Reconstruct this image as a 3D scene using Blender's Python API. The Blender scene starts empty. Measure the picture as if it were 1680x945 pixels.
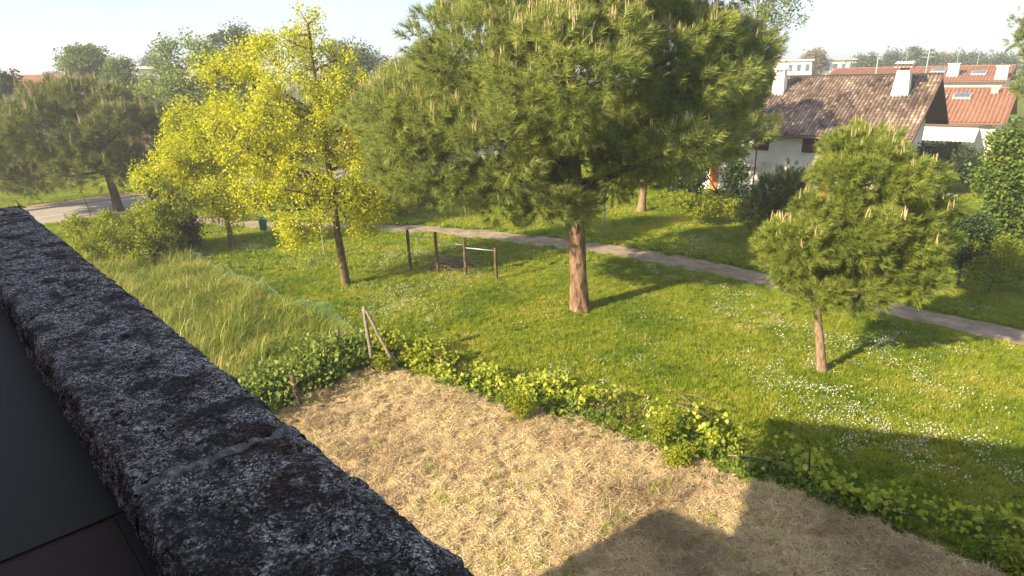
import bpy, math, random
import numpy as np

# ---------------------------------------------------------------- camera, light, exposure
F_PX, W_PX, H_PX = 1045.0, 1680.0, 945.0
CAM_H = 7.5
PITCH, ROLL = math.radians(18.54), math.radians(-1.2)
_f = np.array([0, math.cos(PITCH), -math.sin(PITCH)])
_u0 = np.array([0, math.sin(PITCH), math.cos(PITCH)])
_r0 = np.array([1.0, 0, 0])
_R = math.cos(ROLL) * _r0 + math.sin(ROLL) * _u0
_U = math.cos(ROLL) * _u0 - math.sin(ROLL) * _r0
CAM = np.array([0, 0, CAM_H])
SUN_AZ, SUN_EL = math.radians(33), math.radians(26)      # direction the shadows fall (from +X), height
SH = np.array([math.cos(SUN_AZ), math.sin(SUN_AZ)])

scene = bpy.context.scene
cd = bpy.data.cameras.new('camera')
cd.sensor_width = 36.0
cd.lens = 36.0 * F_PX / W_PX
cd.clip_start, cd.clip_end = 0.02, 6000
cam = bpy.data.objects.new('camera', cd)
scene.collection.objects.link(cam)
from mathutils import Matrix, Vector
M = Matrix.Identity(4)
for i in range(3):
    M[i][0], M[i][1], M[i][2], M[i][3] = _R[i], _U[i], -_f[i], CAM[i]
cam.matrix_world = M
scene.camera = cam

world = bpy.data.worlds.new('World')
scene.world = world
world.use_nodes = True
wn, wl = world.node_tree.nodes, world.node_tree.links
wn.clear()
sky = wn.new('ShaderNodeTexSky')
sky.sky_type = 'NISHITA'
sky.sun_disc = False
sky.sun_elevation = SUN_EL
sky.sun_rotation = math.atan2(-SH[0], -SH[1])
sky.altitude = 0
sky.air_density = 0.7
sky.dust_density = 0.9
sky.ozone_density = 1.0
bg = wn.new('ShaderNodeBackground')
bg.inputs['Strength'].default_value = 0.064
wo = wn.new('ShaderNodeOutputWorld')
veil = wn.new('ShaderNodeMix')               # thin even cloud veil over the blue
veil.data_type = 'RGBA'
veil.inputs[0].default_value = 0.55
veil.inputs[7].default_value = (3.85, 4.0, 4.3, 1)
wtc = wn.new('ShaderNodeTexCoord')
wmp = wn.new('ShaderNodeMapping')
wmp.inputs['Scale'].default_value = (1.0, 1.0, 3.5)
wno = wn.new('ShaderNodeTexNoise')
wno.inputs['Scale'].default_value = 2.2
wno.inputs['Detail'].default_value = 4
wno.inputs['Roughness'].default_value = 0.5
wmr = wn.new('ShaderNodeMapRange')
wmr.inputs[1].default_value, wmr.inputs[2].default_value, wmr.inputs[3].default_value, wmr.inputs[4].default_value = 0.35, 0.68, 0.30, 0.80
wl.new(wtc.outputs['Generated'], wmp.inputs[0])
wl.new(wmp.outputs[0], wno.inputs['Vector'])
wl.new(wno.outputs['Fac'], wmr.inputs[0])
wl.new(wmr.outputs[0], veil.inputs[0])
wl.new(sky.outputs[0], veil.inputs[6])
wl.new(veil.outputs[2], bg.inputs[0])
wl.new(bg.outputs[0], wo.inputs[0])

sd = bpy.data.lights.new('sun', 'SUN')
sd.energy = 3.4
sd.angle = math.radians(0.6)
sd.color = (1.0, 0.83, 0.56)
sun = bpy.data.objects.new('sun', sd)
scene.collection.objects.link(sun)
_sd = Vector((SH[0] * math.cos(SUN_EL), SH[1] * math.cos(SUN_EL), -math.sin(SUN_EL)))
sun.rotation_euler = _sd.to_track_quat('-Z', 'Y').to_euler()

scene.view_settings.view_transform = 'Standard'
scene.view_settings.look = 'None'
scene.view_settings.gamma = 1.0
scene.view_settings.use_curve_mapping = False
scene.view_settings.exposure = 2.05
scene.render.engine = 'CYCLES'
scene.cycles.max_bounces = 4
scene.cycles.use_adaptive_sampling = True
scene.cycles.adaptive_threshold = 0.02
scene.cycles.transparent_max_bounces = 8
scene.cycles.use_denoising = True

# ---------------------------------------------------------------- helpers
rng = np.random.default_rng(11)
COL = scene.collection

def ray(x, y):
    return _f * F_PX + _R * (x - W_PX / 2) + _U * (H_PX / 2 - y)

def G(x, y, z=0.0):
    d = ray(x, y)
    return CAM + d * ((z - CAM_H) / d[2])

def at(x, y, Y):
    d = ray(x, y)
    return CAM + d * (Y / d[1])

def on_plane(x, y, o, n):
    d = ray(x, y)
    return CAM + d * (np.dot(o - CAM, n) / np.dot(d, n))

def scale_at(Y, z=4.0, x=0.0):
    return float(np.dot(np.array([x, Y, z]) - CAM, _f)) / F_PX      # metres per photo pixel

def unit(v):
    v = np.asarray(v, float)
    return v / (np.linalg.norm(v, axis=-1, keepdims=True) + 1e-9)

def hash3(i, j, k, s):
    h = (i * 374761393 + j * 668265263 + k * 2147483647 + s * 1274126177) & 0xFFFFFFFF
    h = ((h ^ (h >> 13)) * 1274126177) & 0xFFFFFFFF
    return ((h ^ (h >> 16)) & 0xFFFF) / 65535.0

def vnoise(p, seed=0):
    p = np.asarray(p, float)
    i = np.floor(p).astype(np.int64)
    f = p - i
    f = f * f * (3 - 2 * f)
    r = 0
    for a in (0, 1):
        for b in (0, 1):
            for c in (0, 1):
                w = (f[:, 0] if a else 1 - f[:, 0]) * (f[:, 1] if b else 1 - f[:, 1]) * (f[:, 2] if c else 1 - f[:, 2])
                r = r + w * hash3(i[:, 0] + a, i[:, 1] + b, i[:, 2] + c, seed)
    return r

def fbm(p, o=4, seed=0):
    r, a, t = 0, 0.5, 0
    p = np.asarray(p, float)
    for k in range(o):
        r = r + a * vnoise(p * 2 ** k, seed + k)
        t += a
        a *= 0.5
    return r / t

def tag(o, label=None, cat=None, group=None, kind=None):
    if label: o['label'] = label
    if cat: o['category'] = cat
    if group: o['group'] = group
    if kind: o['kind'] = kind
    return o

def empty(name, loc, label=None, cat=None, group=None, rz=0):
    o = bpy.data.objects.new(name, None)
    o.empty_display_size = 0.1
    o.location = [float(v) for v in loc]
    o.rotation_euler = (0, 0, rz)
    COL.objects.link(o)
    return tag(o, label, cat, group)

def link(name, me, mat, parent=None):
    o = bpy.data.objects.new(name, me)
    COL.objects.link(o)
    if mat is not None:
        if len(me.materials) == 0:
            me.materials.append(mat)
    if parent is not None:
        o.parent = parent
        pl = Vector((0, 0, 0))
        q = parent
        while q is not None:
            pl += q.location
            q = q.parent
        o.location = -pl          # mesh data is in world coordinates, parents are unrotated
    return o

def meshnp(name, V, F, smooth=False, tint=None):
    """fast mesh from arrays; F is (n,k)"""
    V = np.ascontiguousarray(V, dtype=np.float32)
    F = np.ascontiguousarray(F, dtype=np.int32)
    me = bpy.data.meshes.new(name)
    n, k = F.shape
    me.vertices.add(len(V))
    me.vertices.foreach_set('co', V.ravel())
    me.loops.add(n * k)
    me.loops.foreach_set('vertex_index', F.ravel())
    me.polygons.add(n)
    me.polygons.foreach_set('loop_start', np.arange(0, n * k, k, dtype=np.int32))
    if smooth:
        me.polygons.foreach_set('use_smooth', np.ones(n, dtype=bool))
    if tint is not None:
        a = me.attributes.new('tint', 'FLOAT', 'POINT')
        a.data.foreach_set('value', np.ascontiguousarray(tint, dtype=np.float32))
    me.update(calc_edges=True)
    return me

class MB:
    """collects mixed polygons"""
    def __init__(s):
        s.v, s.f = [], []
    def poly(s, pts):
        b = len(s.v)
        s.v += [tuple(map(float, p)) for p in pts]
        s.f.append(tuple(range(b, b + len(pts))))
    def box(s, o, ex, ey, ez):
        """o corner, three edge vectors"""
        o, ex, ey, ez = [np.asarray(a, float) for a in (o, ex, ey, ez)]
        b = len(s.v)
        for c in (0, 1):
            for q in ((0, 0), (1, 0), (1, 1), (0, 1)):
                s.v.append(tuple(o + ex * q[0] + ey * q[1] + ez * c))
        for f in ((3, 2, 1, 0), (4, 5, 6, 7), (0, 1, 5, 4), (1, 2, 6, 5), (2, 3, 7, 6), (3, 0, 4, 7)):
            s.f.append(tuple(b + i for i in f))
    def cbox(s, c, hx, hy, hz):
        c, hx, hy, hz = [np.asarray(a, float) for a in (c, hx, hy, hz)]
        s.box(c - hx - hy - hz, 2 * hx, 2 * hy, 2 * hz)
    def prism(s, pts, ext):
        """closed polygon pts extruded by ext"""
        pts = [np.asarray(p, float) for p in pts]
        ext = np.asarray(ext, float)
        n, b = len(pts), len(s.v)
        s.v += [tuple(p) for p in pts] + [tuple(p + ext) for p in pts]
        s.f.append(tuple(b + i for i in range(n))[::-1])
        s.f.append(tuple(b + n + i for i in range(n)))
        for i in range(n):
            j = (i + 1) % n
            s.f.append((b + i, b + j, b + n + j, b + n + i))
    def tube(s, pts, rad, k=8, cap=True):
        V, F = tube(pts, rad, k)
        b = len(s.v)
        s.v += [tuple(v) for v in V]
        s.f += [tuple(int(i) + b for i in f) for f in F]
        if cap:
            s.f.append(tuple(b + i for i in range(k))[::-1])
            s.f.append(tuple(b + len(V) - k + i for i in range(k)))
    def build(s, name, mat, parent=None, smooth=False):
        me = bpy.data.meshes.new(name)
        me.from_pydata(s.v, [], s.f)
        if smooth:
            for p in me.polygons: p.use_smooth = True
        me.update()
        return link(name, me, mat, parent)

def tube(pts, rad, k=8):
    pts = np.asarray(pts, float)
    n = len(pts)
    rad = np.broadcast_to(np.asarray(rad, float), (n,))
    t = unit(np.gradient(pts, axis=0))
    ref = np.array([0.31, 0.87, 0.11]) if abs(t[0][2]) > 0.5 else np.array([0.05, 0.1, 1.0])
    a = unit(np.cross(t, ref))
    b = np.cross(t, a)
    ang = np.arange(k) / k * 2 * math.pi
    V = (pts[:, None] + rad[:, None, None] * (a[:, None] * np.cos(ang)[None, :, None] + b[:, None] * np.sin(ang)[None, :, None])).reshape(-1, 3)
    i = np.arange(n - 1)[:, None] * k
    j = np.arange(k)[None, :]
    j2 = (j + 1) % k
    Fq = np.stack([i + j, i + j2, i + k + j2, i + k + j], -1).reshape(-1, 4)
    return V, Fq

class Tubes:
    def __init__(s): s.V, s.F, s.n = [], [], 0
    def add(s, pts, rad, k=6):
        V, F = tube(pts, rad, k)
        s.V.append(V); s.F.append(F + s.n); s.n += len(V)
    def mesh(s, name, smooth=True, rough=0.0, rs=6.0):
        V = np.concatenate(s.V)
        if rough:
            d = fbm(V * np.array([rs, rs, rs * 0.35]), 3, 5) - 0.5
            V = V + d[:, None] * rough * unit(V - V.mean(0) * np.array([1, 1, 0]) - np.array([0, 0, 1]) * V[:, 2:3])
        return meshnp(name, V, np.concatenate(s.F), smooth)

# ---------------------------------------------------------------- materials
def new_mat(name):
    m = bpy.data.materials.new(name)
    m.use_nodes = True
    n, l = m.node_tree.nodes, m.node_tree.links
    b = n['Principled BSDF']
    return m, n, l, b

def ramp(n, l, src, stops):
    r = n.new('ShaderNodeValToRGB')
    e = r.color_ramp.elements
    while len(e) < len(stops): e.new(0.5)
    for k, (p, c) in enumerate(stops):
        e[k].position = p
        e[k].color = (c[0], c[1], c[2], 1)
    l.new(src, r.inputs[0])
    return r.outputs[0]

def noise(n, l, scale, detail=4, vec=None, rough=0.6, dist=0.0):
    t = n.new('ShaderNodeTexNoise')
    t.inputs['Scale'].default_value = scale
    t.inputs['Detail'].default_value = detail
    t.inputs['Roughness'].default_value = rough
    t.inputs['Distortion'].default_value = dist
    if vec is not None: l.new(vec, t.inputs['Vector'])
    return t.outputs['Fac']

def geo_pos(n):
    return n.new('ShaderNodeNewGeometry').outputs['Position']

def mixc(n, l, fac, a, b, mode='MIX'):
    x = n.new('ShaderNodeMix')
    x.data_type = 'RGBA'
    x.blend_type = mode
    if isinstance(fac, (int, float)): x.inputs[0].default_value = fac
    else: l.new(fac, x.inputs[0])
    for k, v in ((6, a), (7, b)):
        if isinstance(v, (tuple, list)): x.inputs[k].default_value = (*v, 1)
        else: l.new(v, x.inputs[k])
    return x.outputs[2]

def bump(n, l, b, h, strength=0.5, dist=0.02):
    u = n.new('ShaderNodeBump')
    u.inputs['Strength'].default_value = strength
    u.inputs['Distance'].default_value = dist
    l.new(h, u.inputs['Height'])
    l.new(u.outputs[0], b.inputs['Normal'])

def plain(name, c1, c2=None, scale=6.0, rough=0.8, bmp=0.2, bd=0.01, metal=0.0, c3=None, spec=0.3):
    m, n, l, b = new_mat(name)
    p = geo_pos(n)
    c2 = c2 or tuple(v * 0.75 for v in c1)
    f = noise(n, l, scale, 5, p)
    st = [(0.3, c1), (0.7, c2)] if c3 is None else [(0.28, c1), (0.5, c2), (0.72, c3)]
    l.new(ramp(n, l, f, st), b.inputs['Base Color'])
    b.inputs['Roughness'].default_value = rough
    b.inputs['Metallic'].default_value = metal
    b.inputs['Specular IOR Level'].default_value = spec
    if bmp:
        bump(n, l, b, noise(n, l, scale * 4, 4, p), bmp, bd)
    return m

def leaf_mat(name, stops, transl=0.35, attr='GEOMETRY', rough=0.55, patch=None, tcol=1.25):
    """foliage: colour by the tint attribute, part of the light passes through"""
    m, n, l, b = new_mat(name)
    a = n.new('ShaderNodeAttribute')
    a.attribute_type = attr
    a.attribute_name = 'tint'
    c = ramp(n, l, a.outputs['Fac'], stops)
    if patch:
        f = noise(n, l, patch[0], 4, geo_pos(n))
        c = mixc(n, l, ramp(n, l, f, [(0.42, (0, 0, 0)), (0.62, (1, 1, 1))]), c, patch[1])
    l.new(c, b.inputs['Base Color'])
    b.inputs['Roughness'].default_value = rough
    b.inputs['Specular IOR Level'].default_value = 0.25
    t = n.new('ShaderNodeBsdfTranslucent')
    h = n.new('ShaderNodeHueSaturation')
    h.inputs['Value'].default_value = tcol
    h.inputs['Saturation'].default_value = 1.1
    l.new(c, h.inputs['Color'])
    l.new(h.outputs[0], t.inputs[0])
    x = n.new('ShaderNodeMixShader')
    x.inputs[0].default_value = transl
    out = n['Material Output']
    l.new(b.outputs[0], x.inputs[1])
    l.new(t.outputs[0], x.inputs[2])
    l.new(x.outputs[0], out.inputs['Surface'])
    return m

def ground_mat():
    m, n, l, b = new_mat('ground_grass')
    p = geo_pos(n)
    f = noise(n, l, 0.35, 6, p)
    c = ramp(n, l, f, [(0.3, (0.09, 0.13, 0.018)), (0.5, (0.13, 0.17, 0.024)), (0.7, (0.19, 0.19, 0.045))])
    g = noise(n, l, 14, 4, p)
    c = mixc(n, l, ramp(n, l, g, [(0.4, (0, 0, 0)), (0.7, (0.6, 0.6, 0.6))]), c, (0.05, 0.07, 0.015))
    l.new(c, b.inputs['Base Color'])
    b.inputs['Roughness'].default_value = 1
    b.inputs['Specular IOR Level'].default_value = 0.05
    bump(n, l, b, g, 0.8, 0.05)
    return m

def bark_mat(name, c1, c2, c3, sc=9, bd=0.03):
    m, n, l, b = new_mat(name)
    p = geo_pos(n)
    mp = n.new('ShaderNodeMapping')
    mp.inputs['Scale'].default_value = (1, 1, 0.22)
    l.new(p, mp.inputs[0])
    f = noise(n, l, sc, 6, mp.outputs[0], 0.7, 0.6)
    l.new(ramp(n, l, f, [(0.36, c1), (0.5, c2), (0.66, c3)]), b.inputs['Base Color'])
    b.inputs['Roughness'].default_value = 0.95
    b.inputs['Specular IOR Level'].default_value = 0.1
    bump(n, l, b, f, 1.0, bd)
    return m

MT = {}
MT['ground'] = ground_mat()
MT['bark_pine'] = bark_mat('bark_pine', (0.05, 0.03, 0.02), (0.22, 0.14, 0.09), (0.36, 0.25, 0.17), 9, 0.06)
MT['bark_young'] = bark_mat('bark_young', (0.13, 0.085, 0.055), (0.24, 0.165, 0.11), (0.33, 0.24, 0.17), 16, 0.02)
MT['bark_dark'] = bark_mat('bark_dark', (0.03, 0.022, 0.015), (0.07, 0.05, 0.032), (0.12, 0.09, 0.06), 12, 0.03)
MT['bark_maple'] = bark_mat('bark_maple', (0.07, 0.05, 0.025), (0.13, 0.095, 0.05), (0.2, 0.15, 0.09), 12, 0.02)
MT['wood_grey'] = bark_mat('wood_grey', (0.11, 0.09, 0.065), (0.21, 0.175, 0.13), (0.32, 0.28, 0.22), 22, 0.006)
MT['wood_brown'] = bark_mat('wood_brown', (0.05, 0.033, 0.02), (0.11, 0.075, 0.045), (0.18, 0.13, 0.08), 22, 0.006)
MT['needle'] = leaf_mat('pine_needles', [(0.0, (0.125, 0.16, 0.05)), (0.4, (0.235, 0.285, 0.075)), (0.75, (0.40, 0.43, 0.11)), (1.0, (0.52, 0.50, 0.14))], 0.45)
MT['needle_dark'] = leaf_mat('old_pine_needles', [(0.0, (0.075, 0.10, 0.030)), (0.5, (0.17, 0.205, 0.050)), (1.0, (0.36, 0.34, 0.10))], 0.34)
MT['needle_young'] = leaf_mat('young_pine_needles', [(0.0, (0.11, 0.15, 0.032)), (0.45, (0.23, 0.29, 0.052)), (1.0, (0.43, 0.43, 0.09))], 0.4)
MT['candle'] = plain('pine_shoots', (0.46, 0.36, 0.21), (0.34, 0.26, 0.14), 20, 0.8, 0)
MT['maple'] = leaf_mat('maple_leaves', [(0.0, (0.25, 0.29, 0.02)), (0.4, (0.45, 0.47, 0.03)), (0.75, (0.58, 0.57, 0.045)), (1.0, (0.64, 0.57, 0.11))], 0.45)
MT['maple2'] = leaf_mat('maple_leaves_lime', [(0.0, (0.27, 0.31, 0.014)), (0.5, (0.46, 0.475, 0.022)), (1.0, (0.60, 0.56, 0.04))], 0.45)
MT['leaf_mid'] = leaf_mat('leaves_mid_green', [(0.0, (0.052, 0.098, 0.021)), (0.5, (0.124, 0.189, 0.034)), (1.0, (0.247, 0.286, 0.052))], 0.35)
MT['leaf_soft'] = leaf_mat('leaves_grey_green', [(0.0, (0.10, 0.15, 0.035)), (0.5, (0.19, 0.25, 0.055)), (1.0, (0.30, 0.34, 0.09))], 0.35)
MT['leaf_dark'] = leaf_mat('leaves_dark_green', [(0.0, (0.020, 0.043, 0.013)), (0.5, (0.044, 0.075, 0.020)), (1.0, (0.094, 0.125, 0.031))], 0.25)
MT['leaf_lime'] = leaf_mat('leaves_lime', [(0.0, (0.12, 0.17, 0.015)), (0.5, (0.24, 0.28, 0.022)), (1.0, (0.40, 0.40, 0.04))], 0.4)
MT['leaf_vine'] = leaf_mat('vine_leaves', [(0.0, (0.13, 0.19, 0.025)), (0.5, (0.30, 0.36, 0.035)), (1.0, (0.50, 0.50, 0.08))], 0.4)
MT['leaf_far'] = leaf_mat('far_leaves', [(0.0, (0.05, 0.085, 0.035)), (0.5, (0.09, 0.13, 0.05)), (1.0, (0.15, 0.18, 0.07))], 0.3)
MT['leaf_farbrown'] = leaf_mat('far_brownish_leaves', [(0.0, (0.14, 0.13, 0.06)), (1.0, (0.26, 0.23, 0.11))], 0.3)
def grass_mat(name, stops, s1, w1, s2, w2, base, transl=0.4):
    m = leaf_mat(name, stops, transl)
    n, l = m.node_tree.nodes, m.node_tree.links
    at_ = next(k for k in n if k.type == 'ATTRIBUTE')
    rp = next(k for k in n if k.type == 'VALTORGB')
    p = geo_pos(n)
    acc = None
    for sc, w in ((s1, w1), (s2, w2)):
        f = noise(n, l, sc, 4, p)
        q = n.new('ShaderNodeMath'); q.operation = 'MULTIPLY_ADD'
        l.new(f, q.inputs[0]); q.inputs[1].default_value = w; q.inputs[2].default_value = -0.5 * w
        if acc is None: acc = q.outputs[0]
        else:
            z = n.new('ShaderNodeMath'); z.operation = 'ADD'
            l.new(acc, z.inputs[0]); l.new(q.outputs[0], z.inputs[1]); acc = z.outputs[0]
    z = n.new('ShaderNodeMath'); z.operation = 'ADD'
    l.new(acc, z.inputs[0]); l.new(at_.outputs['Fac'], z.inputs[1])
    z2 = n.new('ShaderNodeMath'); z2.operation = 'ADD'; z2.use_clamp = True
    l.new(z.outputs[0], z2.inputs[0]); z2.inputs[1].default_value = base
    l.new(z2.outputs[0], rp.inputs[0])
    return m
MT['grass'] = grass_mat('grass_blades', [(0.0, (0.13, 0.21, 0.017)), (0.4, (0.255, 0.33, 0.024)), (0.75, (0.37, 0.39, 0.035)), (1.0, (0.48, 0.43, 0.12))], 0.4, 2.0, 2.3, 1.0, 0.42)
MT['tall_grass'] = grass_mat('tall_grass_blades', [(0.0, (0.12, 0.18, 0.022)), (0.4, (0.22, 0.28, 0.035)), (0.72, (0.34, 0.35, 0.06)), (1.0, (0.50, 0.44, 0.16))], 0.55, 2.2, 2.4, 1.4, 0.40, 0.35)
MT['straw'] = leaf_mat('dry_straw', [(0.0, (0.27, 0.195, 0.11)), (0.5, (0.54, 0.42, 0.245)), (0.9, (0.70, 0.58, 0.37)), (1.0, (0.52, 0.44, 0.16))], 0.2)
MT['petal'] = plain('white_petals', (0.66, 0.66, 0.58), (0.56, 0.55, 0.47), 20, 0.7, 0)
MT['white_wall'] = plain('white_plaster', (0.78, 0.76, 0.72), (0.68, 0.65, 0.61), 1.5, 0.9, 0.1)
MT['grey_metal'] = plain('galvanised_steel', (0.42, 0.47, 0.52), (0.34, 0.38, 0.43), 8, 0.45, 0.05, metal=0.3)
MT['soil'] = plain('brown_soil', (0.13, 0.085, 0.05), (0.2, 0.14, 0.085), 7, 1, 0.8, 0.05, spec=0.05)
MT['field'] = plain('straw_ground', (0.24, 0.17, 0.095), (0.42, 0.31, 0.175), 5, 1, 0.9, 0.05, c3=(0.58, 0.45, 0.27), spec=0.05)
MT['path'] = plain('gravel_path', (0.17, 0.13, 0.095), (0.27, 0.215, 0.16), 1.6, 0.95, 0.6, 0.03, c3=(0.39, 0.315, 0.23), spec=0.1)
MT['asphalt'] = plain('worn_asphalt', (0.30, 0.27, 0.26), (0.36, 0.33, 0.31), 1.2, 0.9, 0.2, spec=0.15)
MT['kerb'] = plain('kerb_stone', (0.42, 0.38, 0.36), (0.34, 0.30, 0.28), 3, 0.9, 0.2)
MT['gap_dark'] = plain('shutter_brown', (0.11, 0.045, 0.028), (0.085, 0.035, 0.022), 5, 0.6, 0)
MT['orange_wood'] = plain('orange_wood', (0.50, 0.17, 0.04), (0.42, 0.13, 0.03), 5, 0.6, 0)
MT['roof_red'] = plain('red_roof', (0.31, 0.14, 0.085), (0.37, 0.18, 0.115), 2.5, 0.85, 0.1)
MT['roof_brown'] = plain('roof_edge_brown', (0.20, 0.115, 0.085), (0.16, 0.09, 0.065), 4, 0.8, 0.1)
MT['glass'] = plain('skylight_glass', (0.10, 0.14, 0.18), (0.08, 0.11, 0.15), 2, 0.1, 0, spec=0.6)
MT['awning'] = plain('awning_canvas', (0.74, 0.68, 0.62), (0.66, 0.6, 0.54), 2, 0.9, 0)

# ---------------------------------------------------------------- setting: ground, paths, road
def sheet(name, quads, z, mat, kind='structure'):
    """ribbon through matched (left, right) edge points"""
    V, Fq = [], []
    for a, b in quads:
        V += [(a[0], a[1], z), (b[0], b[1], z)]
    for i in range(len(quads) - 1):
        Fq.append((2 * i, 2 * i + 1, 2 * i + 3, 2 * i + 2))
    me = bpy.data.meshes.new(name)
    me.from_pydata(V, [], Fq)
    me.update()
    return tag(link(name, me, mat), kind=kind)

mb = MB()
mb.poly([(-900, -900, 0), (900, -900, 0), (900, 900, 0), (-900, 900, 0)])
tag(mb.build('ground', MT['ground']), kind='structure')

PATH_UP = [(300, 352), (420, 362), (560, 366), (640, 368), (740, 374), (800, 378), (900, 390), (1000, 402), (1100, 417), (1200, 436), (1290, 457), (1420, 487), (1550, 516), (1700, 548), (1850, 585)]
PATH_LO = [(300, 368), (420, 377), (560, 380), (640, 381), (740, 387), (800, 393), (900, 406), (1000, 419), (1100, 437), (1200, 457), (1290, 478), (1420, 508), (1550, 537), (1700, 572), (1850, 612)]
pu = np.array([G(*p)[:2] for p in PATH_UP]); pl_ = np.array([G(*p)[:2] for p in PATH_LO])
def densify(a, n):
    t = np.concatenate([[0], np.cumsum(np.linalg.norm(np.diff(a, axis=0), axis=1))])
    s = np.linspace(0, t[-1], n)
    return np.stack([np.interp(s, t, a[:, k]) for k in range(a.shape[1])], 1)
pu, pl_ = densify(pu, 140), densify(pl_, 140)
w_ = fbm(np.c_[pu * 1.3, pu[:, :1] * 0], 3, 3) - 0.5
pu = pu + w_[:, None] * np.array([0.1, 0.45])
pl_ = pl_ + (fbm(np.c_[pl_ * 1.3, pl_[:, :1] * 0], 3, 9) - 0.5)[:, None] * np.array([0.1, 0.45])
sheet('footpath', list(zip(pu, pl_)), 0.012, MT['path'])
PATH_C = (pu + pl_) / 2
PATH_W = np.linalg.norm(pu - pl_, axis=1) / 2

# road to the left, running away to the back right; kerb and pavement on its far side
rd = unit(np.array([0.68, 0.73])); rn = np.array([-rd[1], rd[0]])
r_far = G(60, 345)[:2]
def road_pt(s, off): return r_far + rd * s + rn * off
ss = np.linspace(-60, 90, 40)
RW = 5.6
sheet('road', [(road_pt(s, 0.0), road_pt(s, -RW)) for s in ss], 0.016, MT['asphalt'])
mb = MB()
a0, a1 = road_pt(-60, 0), road_pt(90, 0)
mb.box((*a0, -0.05), np.r_[a1 - a0, 0], np.r_[rn * 0.15, 0], (0, 0, 0.17))
tag(mb.build('kerb', MT['kerb']), kind='structure')
mb = MB()
a0, a1 = road_pt(-60, 0.16), road_pt(90, 0.16)
mb.box((*a0, -0.05), np.r_[a1 - a0, 0], np.r_[rn * 1.5, 0], (0, 0, 0.16))
tag(mb.build('pavement', MT['path']), kind='structure')
mb = MB()
l0, l1 = road_pt(-60, -RW * 0.52), road_pt(90, -RW * 0.52)
mb.poly([(*l0, 0.021), (*(l0 - rn * 0.1), 0.021), (*(l1 - rn * 0.1), 0.021), (*l1, 0.021)])
tag(mb.build('road_marking', MT['petal']), kind='structure')

# fence line and field outline (ground plan)
FENCE = np.array([(-14.5, 27.3), (-13.1, 25.9), (-8.6, 21.6), (-5.3, 18.4), (-3.9, 16.9), (-3.0, 15.9), (-1.9, 15.1), (0.0, 14.1), (1.6, 13.3), (3.1, 12.0), (4.9, 10.9), (6.4, 9.6), (8.3, 8.4), (11.0, 6.6)])
FIELD = np.array([(-3.45, 15.75), (-2.0, 14.75), (-0.2, 13.35), (1.5, 12.7), (2.9, 11.35), (4.5, 10.4), (6.0, 9.2), (7.3, 8.0), (10.5, 5.8), (8, 2), (0.6, -0.4), (-2.5, 3.2), (-8.5, 9.9), (-5.35, 13.6), (-4.7, 14.7)])

def inside(poly, P):
    x, y = P[:, 0], P[:, 1]
    r = np.zeros(len(P), bool)
    n = len(poly)
    for i in range(n):
        x1, y1 = poly[i]; x2, y2 = poly[(i + 1) % n]
        c = ((y1 > y) != (y2 > y)) & (x < (x2 - x1) * (y - y1) / (y2 - y1 + 1e-12) + x1)
        r ^= c
    return r

def dist_line(L, P):
    d = np.full(len(P), 1e9)
    for i in range(len(L) - 1):
        a, b = L[i], L[i + 1]
        ab = b - a
        t = np.clip(((P - a) @ ab) / (ab @ ab), 0, 1)
        d = np.minimum(d, np.linalg.norm(P - a - t[:, None] * ab, axis=1))
    return d

# field: lumpy ground of mown straw
gx, gy = np.meshgrid(np.arange(-9.5, 11, 0.07), np.arange(-1, 16.6, 0.07))
P2 = np.c_[gx.ravel(), gy.ravel()]
nz = fbm(np.c_[P2 * 7.5, P2[:, :1] * 0], 3, 2) * 0.75 + fbm(np.c_[P2 * 1.7, P2[:, :1] * 0], 2, 62) * 0.25
nz2 = fbm(np.c_[P2 * 0.5, P2[:, :1] * 0], 2, 8)
nd = fbm(np.c_[P2 * 1.5, P2[:, :1] * 0 + 3], 3, 4) - 0.5
Pw = P2 + np.c_[nd, np.roll(nd, 37)] * 0.7
ins = inside(FIELD, Pw).reshape(gx.shape)
V = np.c_[P2, 0.02 + np.clip(nz - 0.30, 0, 1) ** 1.2 * 0.24 + (nz2 - 0.5) * 0.05]
idx = np.arange(gx.size).reshape(gx.shape)
q = np.stack([idx[:-1, :-1], idx[:-1, 1:], idx[1:, 1:], idx[1:, :-1]], -1)
keep = ins[:-1, :-1] & ins[1:, 1:] & ins[:-1, 1:] & ins[1:, :-1]
Fq = q[keep]
used = np.unique(Fq)
mp_ = -np.ones(gx.size, int); mp_[used] = np.arange(len(used))
tag(link('dry_field', meshnp('dry_field', V[used], mp_[Fq], True), MT['field']), kind='structure')
FIELD_V = V[used]

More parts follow.
